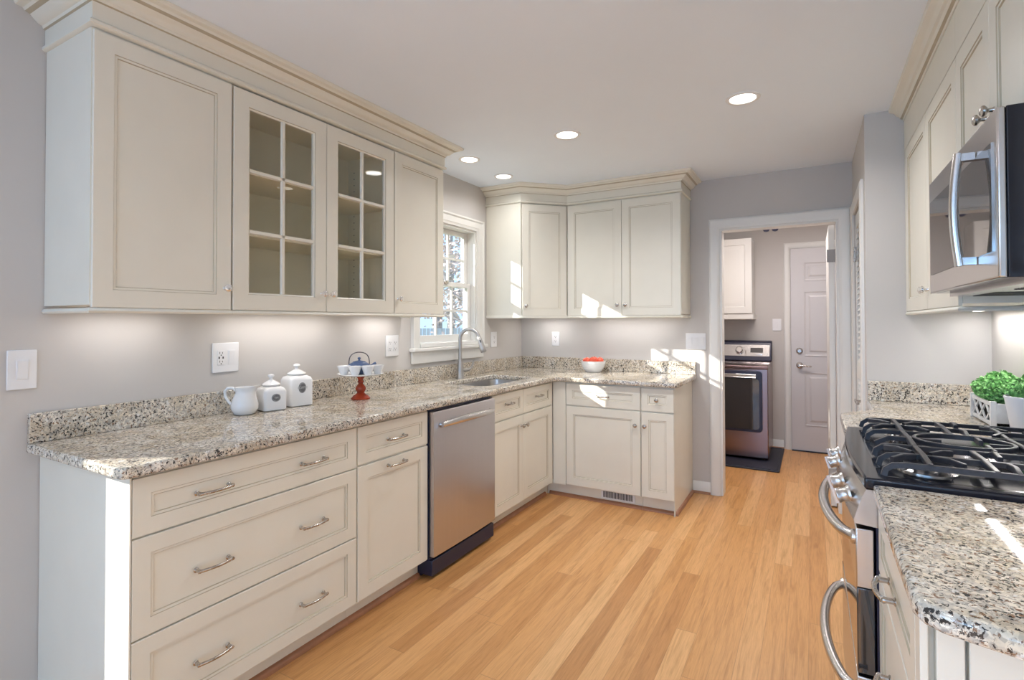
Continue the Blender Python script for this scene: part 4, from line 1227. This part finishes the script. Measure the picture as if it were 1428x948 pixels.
fr = [(-0.048, -0.020, 0.064, 'coral-red fruit at the left side of the white bowl'), (0.012, -0.045, 0.070, 'coral-red fruit at the front middle of the white bowl'), (0.055, 0.004, 0.066, 'coral-red fruit at the right side of the white bowl'), (-0.010, 0.045, 0.068, 'coral-red fruit at the back of the white bowl by the splash')]
for i, (x, y, z, lb) in enumerate(fr):
    c = ap if i == 0 else copy_tree(ap)
    c.location = (BX + x, BYY + y, CT + z); c.rotation_euler = (random.uniform(-.25, .25), random.uniform(-.25, .25), i * 1.3)
    tag(c, lb, 'fruit', 'red fruit in the white bowl')

# plants on the far right counter
def foliage(n, cx, cy, rx, ry, z0, zt, seed):
    rnd = random.Random(seed); b = MB()
    for k in range(n):
        a = rnd.uniform(0, 2 * PI); q = rnd.random() ** 0.45; hh = rnd.random() ** 0.6
        zc = z0 + (zt - z0) * hh * math.sqrt(max(0.05, 1 - q * q * 0.75)) * (0.85 + 0.3 * rnd.random())
        bulge = 0.75 + 0.45 * math.sin(PI * min(1, (zc - z0) / (zt - z0)))
        x = cx + rx * q * math.cos(a) * bulge; y = cy + ry * q * math.sin(a) * bulge
        s_ = rnd.uniform(0.005, 0.0105)
        d1 = Vector((rnd.gauss(0, 1), rnd.gauss(0, 1), rnd.gauss(0, 0.6))).normalized()
        d2 = d1.cross(Vector((rnd.gauss(0, 1), rnd.gauss(0, 1), rnd.gauss(0, 1)))).normalized()
        c = Vector((x, y, zc)); nn = d1.cross(d2) * s_ * 0.3
        b.face([tuple(c - d1 * s_), tuple(c - d1 * s_ * 0.2 + d2 * s_ * 0.8 + nn), tuple(c + d1 * s_ * 0.7 + d2 * s_ * 0.5 + nn), tuple(c + d1 * s_ * 1.1), tuple(c + d1 * s_ * 0.7 - d2 * s_ * 0.5 + nn), tuple(c - d1 * s_ * 0.2 - d2 * s_ * 0.8 + nn)])
        if k % 9 == 0:
            base = Vector((cx + (x - cx) * 0.35, cy + (y - cy) * 0.6, z0 - 0.01))
            b.tube([tuple(base), tuple((base + c) / 2 + Vector((0, 0, 0.006))), tuple(c)], 0.0008, 4)
    return b
t = thing('planter_box', 'whitewashed planter box with crossed-lattice sides full of bright green herbs', 'plant', (3.012, 2.845, CT))
b = MB()
bx, by, bh = 0.058, 0.145, 0.098
for sx_ in (-1, 1):
    for sy_ in (-1, 1):
        b.box(sx_ * bx - 0.009, sx_ * bx + 0.009, sy_ * by - 0.009, sy_ * by + 0.009, 0.0, bh + 0.004)
for sx_ in (-1, 1):
    for z in (0.012, bh - 0.010): b.box(sx_ * bx - 0.005, sx_ * bx + 0.005, -by, by, z - 0.007, z + 0.007)
for sy_ in (-1, 1): b.box(-bx, bx, sy_ * by - 0.005, sy_ * by + 0.005, 0.018, bh - 0.004)
b.build('frame', 'whitewood', t, smooth=0, bevel=0.0012)
for sx_ in (-1, 1):
    b = MB()
    for k in range(3):
        y0 = -by + 2 * by * k / 3; y1 = -by + 2 * by * (k + 1) / 3
        for (ya, yb) in ((y0, y1), (y1, y0)): b.bar([(sx_ * bx, ya, 0.014), (sx_ * bx, yb, bh - 0.012)], 0.006, 0.009)
    b.build('lattice', 'whitewood', t, smooth=0)
b = MB(); b.box(-bx + 0.008, bx - 0.008, -by + 0.008, by - 0.008, 0.014, bh - 0.012); b.build('liner', 'soil', t, smooth=0)
fo = foliage(2600, 0.0, 0.008, 0.070, 0.140, bh - 0.012, bh + 0.105, 3).build('foliage', 'leaf', t, smooth=0, recalc=False); tag(fo, kind='stuff')
t = thing('plant_pot', 'smooth white tapered pot of green herbs at the right edge of the photo', 'plant', (3.028, 2.590, CT))
b = MB(); b.lathe([(0.046, 0), (0.048, 0.003), (0.066, 0.128), (0.0685, 0.132), (0.0685, 0.138), (0.066, 0.139), (0.063, 0.134), (0.060, 0.115), (0, 0.115)], 40); b.build('pot', 'pot', t, smooth=45)
b = MB(); b.lathe([(0.060, 0.1152), (0.03, 0.121), (0, 0.122)], 24); b.build('soil', 'soil', t)
fo = foliage(1600, 0.0, 0.012, 0.042, 0.050, 0.120, 0.205, 5).build('foliage', 'leaf', t, smooth=0, recalc=False); tag(fo, kind='stuff')

# ------------------------------------------------------------------ laundry room
t = thing('floor_mat', 'black rubber mat on the oak floor under the dryer', 'mat', (1.60, 5.64, 0))
b = MB(); b.prism(rrect(-0.45, 0.49, -0.46, 0.50, 0.012, 3), 0.0, 0.014); b.build('pad', 'mat', t, bevel=0.004)
b = MB(); b.sweep(rrect(-0.43, 0.47, -0.44, 0.48, 0.012, 3)[::-1], [(-0.006, 0.0135), (0.006, 0.0135), (0.004, 0.020), (-0.004, 0.020)], closed=True); b.build('raised_rim', 'mat', t)
t = thing('dryer', 'warm dark stainless dryer with square black glass door, seen through the doorway', 'dryer', (1.285, 5.50, 0.015))
W, H, D2 = 0.70, 0.90, 0.66
b = MB(); b.box(0, W, 0.0, D2, 0.02, H - 0.035); bd = b.build('body', 'darksteel', t, bevel=0.008)
b = MB(); b.loft([[(x, -0.004, H - 0.034), (x, -0.006, H - 0.012), (x, 0.02, H), (x, D2, H + 0.004), (x, D2, H - 0.034)] for x in (0.0, W)]); b.build('top_panel', 'darksteel', t, smooth=30, bevel=0.003)
b = MB()
for x in (0.06, W - 0.06):
    for y in (0.06, D2 - 0.06): b.lathe([(0.022, 0.0), (0.022, 0.02)], 14, (x, y, 0))
b.build('feet', 'slot', t)
b = MB(); rp = rrect(0.05, 0.65, 0.265, 0.845, 0.035, 6)
b.loft([[(x, 0.0, z) for x, z in rp], [(x, -0.022, z) for x, z in rp]]); d = b.build('door', 'blackplastic', t, bevel=0.004)
b = MB(); rp = rrect(0.075, 0.625, 0.29, 0.77, 0.03, 6)
b.loft([[(x, -0.0225, z) for x, z in rp], [(x, -0.027, z) for x, z in rp]]); b.build('door_glass', 'ovenglass', d)
b = MB(); b.box(0.09, 0.60, -0.045, -0.022, 0.785, 0.815); b.box(0.09, 0.60, -0.049, -0.040, 0.778, 0.786); b.build('door_handle', 'chrome', d, bevel=0.004)
b = MB(); b.loft([[(x, 0.50, H + 0.006), (x, 0.555, H + 0.175), (x, 0.57, H + 0.20), (x, 0.62, H + 0.215), (x, 0.655, H + 0.20), (x, 0.655, H + 0.006)] for x in (0.0, W)])
cp = b.build('control_console', 'blackplastic', t, smooth=20, bevel=0.01, seg=3)
b = MB(); b.loft([[(x, 0.511, H + 0.055), (x, 0.549, H + 0.17), (x, 0.555, H + 0.168), (x, 0.517, H + 0.053)] for x in (0.02, W - 0.02)]); fp = b.build('console_face', 'steelh', cp, smooth=0)
b = MB(); b.lathe([(0.042, 0.0), (0.042, 0.008), (0.034, 0.012), (0.031, 0.034), (0.027, 0.038), (0, 0.038)], 28); k_ = b.build('dial', 'chrome', fp, smooth=40); k_.location = (0.395, 0.528, H + 0.112); k_.rotation_euler = (R(72), 0, 0)
b = MB(); b.loft([[(x, 0.521, H + 0.092), (x, 0.5375, H + 0.142), (x, 0.541, H + 0.141), (x, 0.525, H + 0.091)] for x in (0.50, 0.62)]); b.build('display', 'ovenglass', fp, smooth=0)
b = MB()
for k in range(4): b.lathe([(0.007, 0.0), (0.007, 0.004)], 12, (0.455, 0.512 + 0.002 * k, H + 0.06 + k * 0.018), 'y')
for k in range(5): b.box(0.51 + k * 0.022, 0.524 + k * 0.022, 0.512, 0.516, H + 0.066, H + 0.076)
b.build('buttons', 'chrome', fp)
# white wall cabinet above dryer
t = thing('laundry_cabinet', 'white raised-panel wall cabinet hanging above the dryer in the laundry room', 'cabinet', (1.22, 5.88, 0))
W = 0.597
b = MB(); b.box(0, W, 0.02, 0.317, 1.413, 2.187); b.build('body', 'trim', t, smooth=0)
b = MB(); b.panel(0.0, W, 1.415, 2.187, [(0.065, 0, 0), (0.069, 0.007, 0), (0.075, 0.007, 0), (0.110, 0.001, 0), (0.112, 0.001, 0)], 0.019); b.build('door', ['trim', 'trim'], t, smooth=25)
b = MB(); b.box(0.0, W + 0.012, 0.012, 0.317, 1.352, 1.4125); b.build('valance', 'trim', t, bevel=0.006)
# laundry ceiling fixture with two dark heads
t = thing('ceiling_fixture', 'small dark ceiling fixture with two round heads in the laundry room', 'ceiling light', (2.02, 5.45, CE))
b = MB(); b.lathe([(0.05, 0), (0.05, -0.012), (0.02, -0.02), (0.008, -0.022), (0.008, -0.10), (0, -0.10)], 20); b.box(-0.09, 0.09, -0.008, 0.008, -0.112, -0.096); b.build('mount', 'blackplastic', t, smooth=30)
for s_ in (-1, 1):
    b = MB(); b.lathe([(0.0, -0.262), (0.02, -0.256), (0.033, -0.235), (0.033, -0.20), (0.02, -0.13), (0.010, -0.108)], 20, (s_ * 0.037, 0, 0)); b.build('lamp_head', 'blackplastic', t)
area('laundry_light', (2.1, 4.95, 2.40), (0, 0, 0), 0.9, 0.6, 24, (1.0, 0.90, 0.86))

# ------------------------------------------------------------------ outdoors seen through the window
b = MB(); b.face([(-40, -25, -0.6), (-0.3, -25, -0.6), (-0.3, 40, -0.6), (-40, 40, -0.6)]); struct(b.build('ground', 'grass', smooth=0))
def tree(x, y, h, r, seed, label, mat='autumn', n=1200, spread=1.6):
    rnd = random.Random(seed)
    t = thing('tree', label, 'tree', (x, y, -0.6), 0, 'trees outside the kitchen window')
    b = MB()
    b.tube([(0, 0, 0), (0.03, 0.02, h * 0.3), (-0.04, 0.05, h * 0.6), (0.05, 0, h)], [r, r * 0.8, r * 0.55, r * 0.15], 10)
    ends = []
    for k in range(16):
        z0 = h * rnd.uniform(0.25, 0.9); a = rnd.uniform(0, 2 * PI); ln = spread * rnd.uniform(0.5, 1.0)
        e_ = Vector((ln * math.cos(a), ln * math.sin(a), z0 + ln * rnd.uniform(0.2, 0.7)))
        b.tube([(0, 0, z0), tuple(Vector((0, 0, z0)).lerp(e_, 0.5) + Vector((0, 0, 0.1))), tuple(e_)], [r * 0.3, r * 0.18, r * 0.06], 6)
        ends.append((Vector((0, 0, z0)), e_))
    b.build('trunk', 'bark', t, smooth=60)
    b = MB()
    for k in range(n):
        p0, p1 = rnd.choice(ends); c = p0.lerp(p1, rnd.uniform(0.3, 1.1)) + Vector((rnd.gauss(0, .25), rnd.gauss(0, .25), rnd.gauss(0, .25)))
        s_ = rnd.uniform(0.04, 0.09); d1 = Vector((rnd.gauss(0, 1), rnd.gauss(0, 1), rnd.gauss(0, 1))).normalized(); d2 = d1.orthogonal().normalized()
        b.face([tuple(c - d1 * s_), tuple(c + d2 * s_ * 0.6), tuple(c + d1 * s_), tuple(c - d2 * s_ * 0.6)])
    tag(b.build('foliage', mat, t, smooth=0, recalc=False), kind='stuff')
tree(-6.5, 13.2, 6.5, 0.16, 1, 'tall bare-branched tree outside, seen through the upper window sash')
tree(-9.0, 14.6, 7.5, 0.20, 2, 'tree with faded brown leaves standing farther out beyond the window', n=1800)
tree(-5.6, 8.6, 6.0, 0.13, 3, 'slim tree at the left side of the window view')
tree(-12.0, 19.5, 8.0, 0.22, 4, 'distant tree filling the right side of the window view', n=2200, spread=2.4)
t = thing('bush', 'low green bush outside below the window panes', 'bush', (-5.6, 10.7, -0.6))
rnd = random.Random(11); b = MB()
for k in range(2600):
    v = Vector((rnd.gauss(0, 1), rnd.gauss(0, 1), abs(rnd.gauss(0, 1)))).normalized() * rnd.uniform(0.6, 1.0)
    c = Vector((v.x * 0.9, v.y * 1.2, v.z * 1.1)); s_ = rnd.uniform(0.03, 0.06); d1 = Vector((rnd.gauss(0, 1), rnd.gauss(0, 1), rnd.gauss(0, 1))).normalized(); d2 = d1.orthogonal()
    b.face([tuple(c - d1 * s_), tuple(c + d2 * s_ * 0.6), tuple(c + d1 * s_), tuple(c - d2 * s_ * 0.6)])
tag(b.build('foliage', 'evergreen', t, smooth=0, recalc=False), kind='stuff')
b = MB(); b.tube([(0, 0, 0), (0.1, 0.05, 0.6)], [0.05, 0.03], 8); b.tube([(0, 0, 0), (-0.1, 0.2, 0.6)], [0.04, 0.02], 8); b.build('stem', 'bark', t)
t = thing('fence', 'pale board fence outside in the lower window panes', 'fence', (-9.5, 12.0, -0.6), 35)
b = MB()
for k in range(50): b.box(-3 + k * 0.12, -3 + k * 0.12 + 0.105, 0.0, 0.02, 0.05, 1.75)
b.build('boards', 'siding', t, smooth=0)
b = MB(); b.box(-3, 3, 0.02, 0.06, 0.4, 0.5); b.box(-3, 3, 0.02, 0.06, 1.3, 1.4); b.build('rails', 'siding', t, smooth=0)
for k in range(4):
    b = MB(); b.box(-3 + k * 1.96, -2.9 + k * 1.96, 0.06, 0.16, 0, 1.8); b.build('post', 'siding', t, smooth=0)
